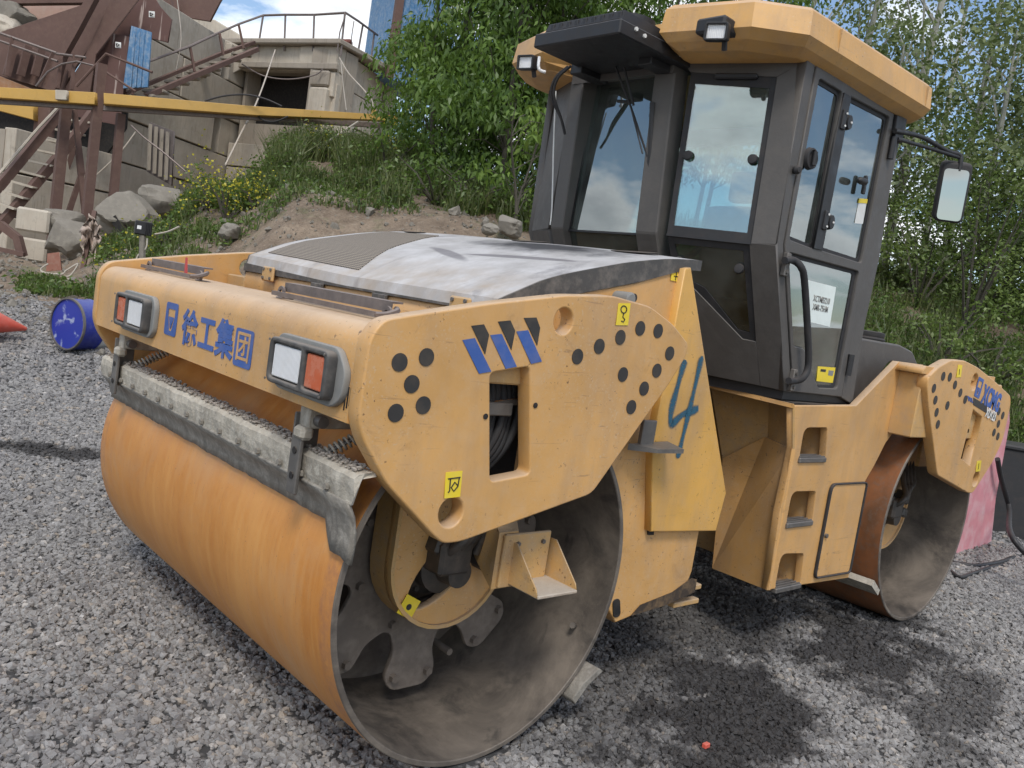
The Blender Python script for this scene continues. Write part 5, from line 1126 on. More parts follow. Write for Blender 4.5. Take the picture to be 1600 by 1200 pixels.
# --- blue container at the right
CT = thing('shipping_container', 'faded blue ribbed steel container partly hidden behind the maple leaves', 'container', tuple(far(612, 60, 28)))
A_, B_ = far(606, 110, 27.5), far(690, 118, 28.5); u = (B_ - A_); u.z = 0; Lw = u.length; u.normalize(); nv = Vector((u.y, -u.x, 0)); nv = nv if nv.dot(CAM - A_) > 0 else -nv
M = Matrix((u, nv, Vector((0, 0, 1)))).transposed().to_4x4(); M.translation = Vector((A_.x, A_.y, 0))
o = box('container_body', (0.05, -2.4, 8.0), (Lw, 0, 12.5), M_blued, CT, 0); o.data.transform(M)
for k in range(9): o = box('wall_rib', (.25 + k * .34, -.02, 8.1), (.42 + k * .34, .05, 12.4), M_blued, CT, .02); o.data.transform(M)
o = box('corner_post', (-.05, -.1, 7.95), (.2, .08, 12.5), M_rust, CT, .01); o.data.transform(M); o = box('bottom_rail', (0.2, -.1, 7.9), (Lw, .08, 8.12), M_blued, CT, .01); o.data.transform(M)
# --- hopper of the crusher plant
HP = thing('steel_hopper', 'large rust brown steel crusher hopper with leaning beams and white paint drips', 'hopper', tuple(far(120, 150, 21)))
slabpx('inner_lining', [(-60, -30), (132, -8), (137, 9), (-10, 62), (-60, 70)], 22.5, .1, M_pink, HP)
slabpx('side_plate', [(-40, 64), (0, 50), (135, 5), (180, -8), (165, 40), (118, 105), (92, 150), (-40, 150)], 21.5, .08, M_rust, HP, bev=.01)
slabpx('top_flange', [(-30, -3), (150, -4), (150, 4), (-30, 6)], 22.0, .2, M_rust, HP, bev=.01)
slabpx('leaning_plate', [(176, -10), (222, -10), (150, 85), (140, 152), (92, 152), (130, 92)], 21.2, .08, M_rust, HP, bev=.01)
barpx('leaning_beam', [(148, -8), (120, 45), (96, 88), (80, 152)], 20.9, .10, M_rust, HP)
slabpx('rust_panel', [(215, -10), (238, -10), (250, 10), (268, 30), (262, 66), (236, 60), (203, 42), (195, 150), (104, 152), (140, 92)], 21.8, .06, M_rust2, HP, bev=.005)
slabpx('rust_panel', [(176, 52), (201, 57), (192, 150), (160, 150)], 21.5, .05, M_rust2, HP, bev=.005)
slabpx('blue_panel', [(205, 40), (236, 50), (231, 136), (192, 138)], 21.3, .06, M_blued, HP, bev=.005)
for k in range(3): slabpx('panel_rib', [(209 + k * 7, 44 + k * 2), (212 + k * 7, 45 + k * 2), (205 + k * 7.6, 136), (202 + k * 7.6, 136)], 21.27, .03, M_blued, HP, bev=.005)
for a, b_, s_ in ((237, 22, 9), (184.5, 70, 8.5)):
    pl_ = slabpx('white_sign_plate', [(a - s_ / 2, b_ - s_ * .55), (a + s_ / 2, b_ - s_ * .45), (a + s_ / 2, b_ + s_ * .6), (a - s_ / 2, b_ + s_ * .5)], 21.0, .02, M_white, HP)
    barpx('sign_symbol', [(a - 2.4, b_ - 2), (a + 2.4, b_), (a - 2.4, b_ + 2.6), (a - 2.4, b_ - 2)], 20.95, .012, M_ink, HP)
slabpx('top_bin_plate', [(252, 8), (250, -12), (352, -12), (343, 4), (328, 33), (272, 24)], 25.5, .1, M_rust, HP, bev=.01)
barpx('bin_post', [(274, -8), (275, 32)], 25.2, .09, M_rust, HP)
slabpx('rib_plate', [(0, 62), (60, 78), (105, 110), (100, 148), (0, 118)], 21.3, .08, M_rust, HP, bev=.01)
for a in (22, 44, 66): barpx('hopper_rib', [(a, 72), (a - 12, 118)], 21.1, .08, M_rust, HP)
slabpx('chute_beam', [(-20, 116), (0, 119), (58, 142), (56, 152), (-20, 132)], 20.6, .15, surface('brown_orange_beam', (.34, .17, .08), .8, dustamt=.5, scale=.5), HP, bev=.01)
slabpx('support_beam', [(-20, 153), (52, 160), (52, 187), (-20, 168)], 20.4, .25, M_pipe, HP, bev=.01)
slabpx('shadow_sheet', [(-60, 140), (200, 150), (196, 200), (150, 262), (60, 262), (60, 395), (-60, 390)], 22.0, .1, M_darkin, HP)  # black sheet painted in for the deep shadow below hopper and pipe
slabpx('support_column', [(55, 160), (78, 164), (66, 330), (40, 330)], 20.6, .3, M_rust, HP, bev=.02)
for k in range(3): barpx('cross_brace', [(95 + k * 22, 168), (30 + k * 30, 300)], 21, .06, M_rust, HP)
slabpx('drip_wall', [(118, 158), (190, 168), (186, 196), (100, 178)], 20.9, .05, M_rust2, HP)
def rock(name, pos, r, mt, seed_, label, cat='boulder', group=None, flat=.75, par=None):
    bm = bmesh.new(); bmesh.ops.create_icosphere(bm, subdivisions=4, radius=1)
    for v in bm.verts:
        n_ = v.co.copy(); k = 1 + .035 * noise.noise(n_ * 9 + Vector((seed_, 1, 0))) + .38 * noise.noise(n_ * 1.1 + Vector((seed_, 0, 0))) + .12 * noise.noise(n_ * 3 + Vector((0, seed_, 0)))
        q = n_ * k; 
        for pn in range(5):      # flat broken facets
            rr_ = random.Random(seed_ * 10 + pn); d_ = Vector((rr_.uniform(-1, 1), rr_.uniform(-1, 1), rr_.uniform(-.4, 1))).normalized(); e_ = q.dot(d_) - .68
            if e_ > 0: q -= d_ * e_ * .9
        v.co = Vector((q.x * r, q.y * r * .9, q.z * r * flat))
    me = bm_mesh(name, bm); auto_smooth(me, 22); o = bpy.data.objects.new(name, me); me.materials.append(mt); COL.objects.link(o); o.location = pos
    return tagp(o, label, cat, group)
rock('boulder', far(22, 26, 22.2), .5, M_stone, 3, 'dark grey boulder high up in the pinkish hopper mouth', group='boulders in the hopper')
rock('boulder', far(12, 44, 21.9), .42, M_conc, 5, 'pale grey boulder below the dark one in the hopper mouth', group='boulders in the hopper')
# --- catwalk railing left, stairs
WK = thing('catwalk_railing', 'rusty pipe railing of the catwalk at the left picture edge beside the hopper', 'railing', tuple(far(60, 110, 20)))
barpx('top_rail', [(-30, 42), (0, 52), (88, 83)], 20, .035, M_rail, WK, 6); barpx('middle_rail', [(-30, 56), (0, 64), (90, 96)], 20, .03, M_rail, WK, 6)
for a, b_, c_, d_ in ((19, 58, 10, 118), (83, 82, 60, 135), (95, 92, 90, 138), (116, 84, 112, 140)): barpx('railing_post', [(a, b_), (c_, d_)], 20, .035, M_rust, WK, 4)
barpx('curved_cable', [(56, 135), (75, 112), (97, 100), (120, 96), (152, 104)], 19.9, .022, M_rail, WK, 6); barpx('top_rail', [(88, 84), (134, 90)], 20, .03, M_rail, WK, 6)
barpx('railing_brace', [(119, 135), (166, 84), (238, 113)], 19.8, .032, M_rust, WK, 6); barpx('railing_brace', [(166, 113), (212, 143)], 19.8, .03, M_rust, WK, 6)
US = thing('upper_stairs', 'rusty steel stairs climbing right to the flat concrete roof', 'stairs', tuple(far(300, 120, 24.5)))
barpx('stair_stringer', [(228, 150), (402, 77)], [21.5, 25.3], .06, M_rust, US); barpx('stair_stringer', [(196, 146), (345, 84), (398, 66)], [21.9, 25.4, 26.2], .045, M_rust, US)
for k in range(10):
    u_ = k / 9; slabpx('stair_tread', [(205 + 158 * u_, 146 - 66 * u_), (240 + 148 * u_, 147 - 65 * u_), (238 + 148 * u_, 151 - 66 * u_), (203 + 158 * u_, 149.5 - 66 * u_)], 21.5 + 3.65 * u_, .35, M_conc2, US)
barpx('handrail', [(208, 105), (298, 72), (340, 52), (372, 38), (411, 24)], [21.4, 23.2, 24.3, 25, 26.2], .032, M_rail, US, 6)
for a, b_, c_, d_, dd_ in ((209, 106, 207, 148, 21.4), (297, 73, 304, 112, 23.2), (343, 52, 349, 86, 24.3), (373, 39, 381, 76, 25)): barpx('railing_post', [(a, b_), (c_, d_)], dd_, .028, M_rust, US, 4)
LS = thing('lower_stairs', 'rusty steel stairs descending left under the yellow pipe, in shade', 'stairs', tuple(far(60, 260, 18.5)))
barpx('stair_stringer', [(106, 162), (0, 290), (-40, 330)], [19.2, 18.2, 17.8], .085, M_rust, LS); barpx('stair_stringer', [(148, 172), (100, 235), (0, 352), (-40, 398)], [19.2, 18.7, 18, 17.6], .085, M_rust, LS)
barpx('handrail', [(98, 160), (60, 200), (0, 270), (-30, 300)], [19, 18.6, 18, 17.6], .03, M_conc, LS, 6)
for k in range(9):
    u_ = k / 8; slabpx('stair_tread', [(100 - 110 * u_, 184 + 130 * u_), (140 - 118 * u_, 190 + 135 * u_), (139 - 118 * u_, 193 + 135 * u_), (99 - 110 * u_, 187 + 130 * u_)], 19 - 1.1 * u_, .25, M_conc, LS)
# --- steel posts
for i, (a, b_, c_, d_, dd_, r_, lb) in enumerate(((159, 100, 134, 356, 17.5, .085, 'tall rust brown steel post rising above the yellow pipe'), (104, 160, 80, 395, 18, .095, 'rusty post carrying the yellow pipe, left of the tall one'), (189, 178, 172, 364, 17.8, .075, 'rusty post carrying the yellow pipe, right of the tall one'))):
    p0 = far(a, b_, dd_); p1 = far(c_, d_, dd_); p1.z = gz(p1.x, p1.y) - .1; o = tube('steel_post', [p0, p1], r_, M_rust, None, 4); tagp(o, lb, 'post', 'steel posts under the yellow pipe')
for pts, lb in (([(116, 172), (128, 270), (108, 330)], 'bent thin rusty strut between the left and the tall post'), ([(122, 235), (132, 330), (128, 375)], 'straight thin rusty strut close beside the tall post')):
    o = barpx('steel_strut', pts, 18.2, .05, M_rust); tagp(o, lb, 'strut')
# --- yellow pipe
GP = thing('yellow_pipe', 'long square yellow painted pipe crossing in front of the concrete wall', 'pipe', tuple(far(160, 150, 17.3)))
def pipepx(name, pts, d, par, mt, hh): 
    return slabpx(name, pts, d, hh, mt, par, bev=.01)
pipepx('pipe_run', [(-40, 134), (148, 144), (148, 163), (-40, 150)], 17.3, GP, M_pipe, .22)
pipepx('pipe_run', [(162, 145), (400, 166), (622, 186), (622, 194), (400, 180), (162, 162)], [17.3, 18.2, 19.5, 19.5, 18.2, 17.3], GP, M_pipe, .2)
barpx('pipe_tray', [(-40, 156), (148, 168), (400, 184), (622, 198)], [17.5, 17.5, 18.4, 19.7], .05, M_rail, GP)
slabpx('flange_joint', [(86, 140), (104, 141), (104, 156), (86, 155)], 17.2, .1, M_conc, GP, bev=.01)
slabpx('flange_joint', [(580, 170), (587, 171), (587, 190), (580, 189)], 19.4, .1, M_pipe, GP, bev=.01)
# --- cables
def cable(pts, d, r, mt, label, name='cable', group=None):
    ds = d if isinstance(d, (list, tuple)) else [d] * len(pts)
    o = tube(name, smoothpath([far(a, b_, dd_) for (a, b_), dd_ in zip(pts, ds)], 5), r, mt, None, 5); return tagp(o, label, 'cable', group)
cable([(430, 78), (405, 150), (378, 205), (352, 258)], [26, 20, 18, 16.5], .018, M_wire, 'straight pale guy wire running from the concrete roof down to the yellow bush')
cable([(378, 100), (410, 118), (450, 124), (490, 118), (505, 108)], 25.6, .02, M_rail, 'grey cable sagging across the dark opening')
cable([(320, 158), (350, 150), (385, 148), (415, 155), (440, 166)], 18, .02, M_rubber, 'black cable arching above the yellow pipe left of the opening')
cable([(530, 90), (545, 115), (568, 140), (582, 160), (581, 175)], 25, .02, M_wire, 'pale cable hanging over the corner of the concrete wall')
cable([(532, 92), (536, 130), (541, 172)], 25.3, .015, M_wire, 'thin pale cord hanging straight down the corner pillar')
cable([(498, 232), (525, 213), (560, 190)], 18, .022, M_wire, 'pale cable slanting up from the weeds to the right end of the pipe')
cable([(205, 196), (225, 215), (255, 238), (290, 268)], 20.5, .02, M_rail, 'dark cable sagging beside the wooden shutter')
cable([(212, 206), (196, 228), (180, 246), (150, 274)], 19.5, .018, M_wire, 'pale cord slanting behind the posts')
cable([(277, 0), (283, 60), (275, 110)], 23, .012, M_wire, 'thin white cord hanging in front of the brown bin')
cable([(395, 170), (410, 187), (430, 190), (450, 182)], 18.3, .02, M_rubber, 'short black cable loop under the yellow pipe')
# --- concrete blocks and boulders at the foot
for a0_, a1_, b0_, b1_, lb in ((38, 82, 324, 368, 'upper of two stacked square concrete blocks beside the stairs'), (36, 78, 370, 412, 'lower of two stacked square concrete blocks beside the stairs')):
    A_ = far(a0_, b0_, 17); B_ = far(a1_, b1_, 17); w = (Vector((B_.x, B_.y, 0)) - Vector((A_.x, A_.y, 0))).length; 
    o = box('concrete_block', (-w / 2, -.3, -abs(A_.z - B_.z) / 2), (w / 2, .3, abs(A_.z - B_.z) / 2), M_conc, None, .04)
    c_ = (A_ + B_) / 2; o.location = c_; o.rotation_euler = (0, 0, -YAW + .15); tagp(o, lb, 'concrete block', 'stacked concrete blocks')
for i, (a, b_, d_, r_, lb) in enumerate(((205, 335, 16.5, .62, 'big pale boulder leaning against the wall left of the yellow bush'), (110, 372, 16.5, .5, 'grey boulder between the post and the pink cloth'), (258, 312, 17.5, .5, 'rounded boulder half hidden behind the yellow bush'), (100, 345, 17.2, .4, 'smaller boulder above the grey one by the post'), (362, 362, 12.5, .17, 'small whitish stone on the bare dirt slope'), (795, 352, 11.5, .20, 'brown stone at the slope foot left of the cab'), (765, 357, 11.2, .12, 'low brown stone beside the one left of the cab'))):
    p_ = far(a, b_, d_); rock('boulder', p_, r_, M_stone, i + 11, lb, group='boulders along the slope')
# --- stake with cloth, lamp, red plate
p0 = far(148, 330, 15); p1 = far(127, 432, 14.6); o = tube('wooden_stake', [p0, p1], .035, M_rust, None, 4); tagp(o, 'thin brown stake stuck in the ground, carrying the cloth', 'stake')
bm = bmesh.new(); cl = []
for i in range(9):
    row = []
    for j in range(13):
        w_ = .35 + .65 * min(1, j / 4); a = 142 + 30 * (i / 8 - .5) * w_ + 2.5 * math.sin(j * 1.3 + i); b_ = 334 + (50 + 14 * math.sin(i * 1.3 + 1) + 8 * math.sin(i * 4.1)) * (j / 12) + 2.2 * abs(i - 4) * (1 if j < 5 else .4)
        row.append(bm.verts.new(far(a, b_, 14.7 + .09 * math.sin(i * 2.3 + j * .45) + .05 * math.sin(j * 2.1 + i * .7))))
    cl.append(row)
for q0, q1 in zip(cl, cl[1:]):
    for j in range(12): bm.faces.new((q0[j], q0[j + 1], q1[j + 1], q1[j]))
o = link('hanging_cloth', bm_mesh('hanging_cloth', bm), M_cloth); o.data.shade_smooth(); md = o.modifiers.new('s', 'SOLIDIFY'); md.thickness = .02; tagp(o, 'crumpled pinkish beige cloth hung over the stake', 'cloth')
FLD = thing('floodlight', 'small black floodlight box on a short post above the roller side plate', 'floodlight', tuple(far(225, 395, 12)))
c_ = far(224, 357, 12); M = Matrix.Translation(c_) @ Matrix.Rotation(-YAW + .5, 4, 'Z')
box('lamp_housing', (-.11, -.06, -.09), (.11, .10, .10), M_black, FLD, .012, M); box('lamp_glass', (-.085, -.068, -.02), (-.03, -.058, .03), M_lens, FLD, .003, M)
for k in range(4): box('cooling_fin', (.02 + k * .02, -.085, -.09), (.028 + k * .02, -.06, .09), M_black, FLD, .001, M)
v = c_.copy(); v2 = far(228, 398, 12.0); tube('lamp_post', [c_ + Vector((0, 0, -.08)), Vector((v2.x, v2.y, gz(v2.x, v2.y) - .1))], .045, M_stone, FLD, 6)
cable([(230, 372), (228, 388), (215, 400), (210, 420)], 12, .012, M_wire, 'white lamp lead hanging from the floodlight')
cable([(242, 366), (262, 362), (280, 354)], 12.3, .012, M_wire, 'pale cord stretched right from the floodlight over the dirt')
cable([(75, 412), (64, 420), (70, 426), (96, 428), (104, 422), (122, 412), (110, 430), (95, 434), (130, 437), (160, 436)], 13.2, .014, M_wire, 'loops of pale cable lying on the ground before the posts')
o = slabpx('rusty_plate', [(74, 396), (92, 394), (96, 422), (72, 424)], 14.2, .03, surface('red_rust_plate', (.30, .13, .09), .8, dustamt=.4, scale=.6)); tagp(o, 'small reddish rusty plate leaning at the foot of the left post', 'steel plate')
for pts, d, r_, lb in (([(0, 350), (28, 372), (35, 400)], 16.2, .07, 'dark bent steel angle by the lower stairs'), ([(-20, 385), (38, 398)], 16.0, .04, 'thin dark bar lying low beside the concrete blocks'), ([(178, 340), (200, 372)], 16.0, .07, 'short black beam leaning at the boulder')):
    o = barpx('scrap_bar', pts, d, r_, M_darkin if 'black' in lb else M_rust); tagp(o, lb, 'scrap')

# ================================================================== YARD OBJECTS
# blue barrel lying on its side
def barrel():
    c0 = far(112.5, 507, 9.0); ax = (FG * .90 + RG * .44).normalized(); c0.z = gz(c0.x, c0.y) + .29
    c0 = far(105, 506, 9.0); r = .268 * 1.02
    T = thing('oil_barrel', 'dented blue and white steel barrel lying on its side, scuffed lid towards the viewer', 'barrel', tuple(c0 - Vector((0, 0, r))))
    M = dirM(c0, ax)
    prof = [(r * .94, .0), (r, .0), (r + .006, .006), (r + .006, .014), (r, .02)]
    def seg(h0, h1, n=5): return [(r, h0 + (h1 - h0) * i / n) for i in range(n + 1)]
    lathe('barrel_wall', [(r, .015)] + seg(.03, .22) + [(r + .008, .24), (r, .26)], M, M_barrelb, T, 48)
    lathe('barrel_band', seg(.262, .50), M, M_white, T, 48); lathe('barrel_wall', [(r, .502), (r + .008, .52), (r, .54), (r, .80), (r + .005, .82), (0, .82)], M, M_barrelb, T, 48)
    lathe('barrel_rim', [(r - .012, -.008), (r + .004, -.008), (r + .006, .016), (r - .012, .016)], M, M_steel, T, 48, closed=True)
    lathe('barrel_lid', [(0, .008), (r - .01, .008), (r - .01, .012), (0, .012)], M, M_lid, T, 48)
    text('barrel_lettering', 'IV', M @ Matrix.Rotation(0, 4, 'Z') @ Matrix.Translation((0, -r - .002, .34)) @ Matrix.Rotation(R_(90), 4, 'X'), .16, M_barrelb, T)
barrel()
# traffic cone lying down
cb_ = far(42, 514, 9.3); ce = far(-30, 499, 9.0)
T = thing('traffic_cone', 'faded red traffic cone lying on its side at the left picture edge', 'traffic cone', tuple(ce))
M = dirM(cb_, (ce - cb_)); lathe('cone_body', [(.012, 0), (.022, .01), (.19, .52), (.19, .54)], M, M_cone, T, 32); o = box('cone_base', (-.24, -.24, .54), (.24, .24, .57), M_cone, T, .01, M)
# pink plate and black rubber sheet behind the rear drum
def pl0(px, py, z): 
    v = at(px, py, 'z', z); return v
q0, q1 = pl0(1478, 876, 0), pl0(1549, 856, 0); dpl = (q1 - q0).normalized()
def on_v(px, py, A, u): 
    n = Vector((u.y, -u.x, 0)); d = ray(px, py); return CAM + d * ((A - CAM).dot(n) / d.dot(n))
o = poly3('pink_plate', [on_v(a, b_, q0, dpl) for a, b_ in ((1478, 878), (1548, 858), (1556, 780), (1578, 660), (1577, 632), (1500, 632), (1470, 740))], .03, M_pinkp, None, bev=.004); tagp(o, 'faded pink painted plate standing behind the rear drum', 'plate')
r0, r1 = at(1535, 815, 'z', 0), at(1680, 850, 'z', 0); r0 = far(1545, 812, 8.0); r0.z = 0; 
q = [far(1540, 690, 8.2), far(1700, 700, 8.0)]; 
bb = thing('black_rubber_tank', 'black rubber box standing at the right picture edge behind the pink plate', 'box', (q[0].x, q[0].y, 0))
u = (q[1] - q[0]); u.z = 0; Lw = u.length; u.normalize(); nv = Vector((-u.y, u.x, 0)); M = Matrix((u, nv, Vector((0, 0, 1)))).transposed().to_4x4(); M.translation = Vector((q[0].x, q[0].y, 0))
o = box('box_body', (0, 0, -.05), (Lw, .6, .93), M_rubber, bb, .03); o.data.transform(M); o = box('box_rim', (-.01, -.02, .90), (Lw, .62, .95), M_black, bb, .015); o.data.transform(M)
def gcable(pts, r, mt, label):
    o = tube('black_hose', smoothpath(pts, 6), r, mt, None, 8); return tagp(o, label, 'hose')
gcable([on_v(1549, 715, q0, dpl) + Vector((0, -.05, 0)), on_v(1553, 745, q0, dpl) + Vector((0, -.06, 0)), on_v(1562, 790, q0, dpl) + Vector((0, -.08, 0)), far(1578, 830, 6.6), far(1600, 862, 6.4), far(1640, 890, 6.2)], .022, M_black, 'thick black hose hanging down over the pink plate')
gcable([at(1490, 880, 'z', .02), at(1525, 884, 'z', .03), at(1565, 878, 'z', .04), at(1590, 870, 'z', .03), at(1640, 872, 'z', .02)], .02, M_black, 'black hose lying on the gravel to the right of the rear drum')
gcable([at(1486, 893, 'z', .02), at(1500, 902, 'z', .03), at(1520, 896, 'z', .03), at(1560, 884, 'z', .03), at(1600, 884, 'z', .02)], .016, M_black, 'thinner black hose curling on the gravel near the rear drum')
v = at(1103, 1166, 'z', .015); o = box('red_chip', (-.014, -.008, -.006), (.016, .01, .012), M_cone, None, .002); o.location = v; tagp(o, 'tiny red plastic chip on the oil stained gravel', 'litter')
o = slabpx('yellow_sign_plate', [(1585, 643), (1640, 636), (1640, 668), (1590, 662)], 11, .02, M_stick); tagp(o, 'small orange yellow plate on the green slope at the right edge', 'plate')

# ================================================================== VEGETATION
def leafmesh(name, C, S_, mt, par=None, droop=.5, elong=2.2, tint=None, seed_=1):
    C = np.asarray(C, float); n = len(C); r = np.random.default_rng(seed_); S_ = np.broadcast_to(np.asarray(S_, float), (n,)) * r.uniform(.65, 1.3, n)
    az_ = r.uniform(0, 2 * np.pi, n); el = r.normal(-droop, .45, n)
    ax = np.stack([np.cos(az_) * np.cos(el), np.sin(az_) * np.cos(el), np.sin(el)], -1)
    rn = r.normal(size=(n, 3)); sd_ = np.cross(ax, rn); sd_ /= np.linalg.norm(sd_, axis=1)[:, None] + 1e-9
    nn = np.cross(ax, sd_)
    w = S_ / elong
    V = np.empty((n, 4, 3)); V[:, 0] = C; V[:, 1] = C + ax * (S_ * .45)[:, None] + sd_ * (w * .5)[:, None] + nn * (w * .12)[:, None]
    V[:, 2] = C + ax * S_[:, None] - np.array([0, 0, 1]) * (S_ * .15)[:, None]; V[:, 3] = C + ax * (S_ * .45)[:, None] - sd_ * (w * .5)[:, None] + nn * (w * .12)[:, None]
    me = bpy.data.meshes.new(name); me.vertices.add(4 * n); me.vertices.foreach_set('co', V.ravel().astype('f')); me.loops.add(4 * n); me.loops.foreach_set('vertex_index', np.arange(4 * n, dtype='i'))
    me.polygons.add(n); me.polygons.foreach_set('loop_start', np.arange(0, 4 * n, 4, dtype='i')); me.update()
    a = me.attributes.new('tint', 'FLOAT', 'FACE'); tv = r.uniform(0, 1, n) if tint is None else np.clip(tint + r.normal(0, .18, n), 0, 1); a.data.foreach_set('value', tv.astype('f'))
    return link(name, me, mt, par)
def clumps(r, centers, radii, per):
    P_, T_ = [], []
    for c_, rad in zip(centers, radii):
        k = int(per * (rad[0] * rad[2]) / .25 * r.uniform(.5, 1.3)); d = r.normal(size=(k, 3)); d /= np.linalg.norm(d, axis=1)[:, None]; q = d * (r.uniform(.15, 1, k) ** .5)[:, None] * np.array(rad); P_.append(q + np.array(c_)); T_.append(np.full(k, r.uniform(.2, .8)))
    return np.concatenate(P_), np.concatenate(T_)
def tree(base, h, cr_, z0, nc, per, leaf, mt, bark, label, group, seed_, droop=.5, trunk=.12, csize=.55, elong=2.2, lean=(0, 0), stems=1, cone=False):
    r = np.random.default_rng(seed_); T = thing('tree', label, 'tree', tuple(base), group); base = Vector(base)
    C_, R2 = [], []
    for i in range(nc):
        u_ = r.uniform(0, 1); z = z0 + (h - z0) * u_; rad = cr_ * (math.sin(math.pi * min(1, (.18 + .82 * u_) ** .8)) ** .6 if not cone else (1 - .75 * u_)); a = r.uniform(0, 6.28); q = rad * r.uniform(.25, 1) ** .6
        C_.append((base.x + q * math.cos(a) + lean[0] * u_, base.y + q * math.sin(a) + lean[1] * u_, base.z + z)); s_ = csize * r.uniform(.6, 1.35); R2.append((s_, s_, s_ * r.uniform(.5, .8)))
    P_, T_ = clumps(r, C_, R2, per)
    leafmesh('crown', P_, leaf, mt, T, droop, elong, T_, seed_)
    bm = bmesh.new()
    for s_ in range(stems):
        off = Vector((r.uniform(-.3, .3), r.uniform(-.3, .3), 0)) * (s_ > 0); top = base + off * 3 + Vector((lean[0], lean[1], h * .93)); pts = []
        for i in range(9):
            u_ = i / 8; pts.append(base + off + (top - base - off) * u_ + Vector((.10 * math.sin(u_ * 5 + seed_ + s_), .10 * math.cos(u_ * 4 + seed_), -.15 * (i == 0))))
        tube_bm(bm, pts, [trunk * (1 - .85 * i / 8) for i in range(9)], 8)
        for c_ in C_[s_::stems][:16]:
            c_ = Vector(c_); k = min(7, max(1, int((c_.z - base.z) / h * 8 - 1))); p_ = pts[k]; mid = (p_ + c_) / 2 + Vector((0, 0, .12)); tube_bm(bm, [p_, mid, c_], [trunk * .28, trunk * .18, .008], 5)
    link('trunk', bm_mesh('trunk', bm), bark, T); return T
# ash-leaved maples behind the hood
for i, (px_, d_, h, cr_, z0, nc, lb) in enumerate(((655, 15.5, 6.2, 1.35, -.2, 74, 'leafy green maple at the left end of the thicket, beside the blue container'), (735, 14.6, 7.6, 1.5, .1, 88, 'tall bright green maple in the middle behind the engine hood'), (815, 15.8, 8.0, 1.5, .2, 80, 'dense green maple right behind the air conditioner'), (930, 18, 8.2, 2.2, 1.0, 70, 'maple whose top shows above the cab roof'), (1045, 20, 9.2, 2.0, 1.5, 60, 'farther maple showing between the air conditioner and the yellow roof'), (700, 18.5, 7.2, 2.2, 0, 90, 'shaded maple standing behind the other two left of the cab'))):
    b_ = pd(px_, d_); tree(b_, h, cr_, z0, int(nc * 1.6), 225, .125, M_leafA, M_bark, lb, 'ash-leaved maples behind the roller', 40 + i, droop=.75, trunk=.055, csize=.56, elong=2.7, stems=2)
b_ = pd(775, 12.6); tree(b_, 1.75, .75, .5, 20, 190, .13, leafmat('fresh_light_leaf', (.12, .21, .035), (.25, .36, .07)), M_bark, 'low bright yellow-green maple shoot in front of the dark thicket', None, 61, droop=.8, trunk=.03, csize=.26, elong=2.6, stems=3)
# poplars on the right
for i, (px_, d_, h, cr_, z0, nc, per, lb) in enumerate(((1255, 19, 10.5, 1.6, 2.5, 44, 75, 'slender poplar just right of the yellow cab roof'), (1345, 17.5, 11, 1.9, 2.6, 50, 62, 'thin poplar with a pale trunk above the roof end'), (1430, 20, 11, 2.0, 1.4, 64, 75, 'poplar behind the mirror with many sky gaps'), (1530, 17.0, 10, 2.0, .8, 66, 75, 'leafy poplar right of the mirror'), (1640, 19.5, 10.5, 2.4, .8, 66, 80, 'poplar at the right picture edge'), (1390, 24, 12, 2.6, .5, 66, 70, 'far poplar filling the gap behind the others'), (1160, 23, 11, 2.2, 3, 50, 70, 'far poplar whose top shows over the cab roof'), (1300, 16.0, 4.6, 1.5, .3, 60, 110, 'short leafy poplar sapling directly behind the cab rear'), (1465, 15.8, 5.2, 1.7, .3, 70, 110, 'short leafy poplar sapling under the mirror'), (1585, 15.5, 5.0, 1.7, .3, 70, 110, 'short leafy poplar sapling at the right edge'))):
    b_ = pd(px_, d_); tree(b_, h, cr_, z0, nc, per * .78, .105, M_leafB, M_poplar, lb, 'poplars right of the cab', 80 + i, droop=.3, trunk=.11, csize=.62, elong=1.5)
def shrub(b_, r_, h, per, leaf, mt, label, group, seed_, flower=0, droop=.2):
    r = np.random.default_rng(seed_); T = thing('shrub', label, 'shrub', tuple(b_), group); C_, R2 = [], []
    for i in range(int(16 + 10 * r_)):
        a = r.uniform(0, 6.28); q = r_ * r.uniform(0, 1) ** .5; z = h * r.uniform(.15, 1) * (1 - .35 * (q / r_) ** 2); C_.append((b_.x + q * math.cos(a), b_.y + q * math.sin(a), b_.z + z)); s_ = .24 * r.uniform(.7, 1.4) * max(.7, r_); R2.append((s_, s_, s_ * .8))
    P_, T_ = clumps(r, C_, R2, per); leafmesh('foliage', P_, leaf, mt, T, droop, 2.0, T_, seed_)
    bm = bmesh.new()
    for c_ in C_[:7]: tube_bm(bm, [b_, (Vector(b_) + Vector(c_)) / 2 + Vector((0, 0, .1)), Vector(c_)], [.02, .012, .004], 4)
    link('stems', bm_mesh('stems', bm), M_bark, T)
    if flower:
        P_ = np.array([Vector(C_[r.integers(len(C_))]) + Vector(r.normal(0, .16, 3)) + Vector((0, 0, .10)) for k in range(flower)]); leafmesh('flowers', P_, .045, M_flower, T, -.4, 1.2, None, seed_)
    return T
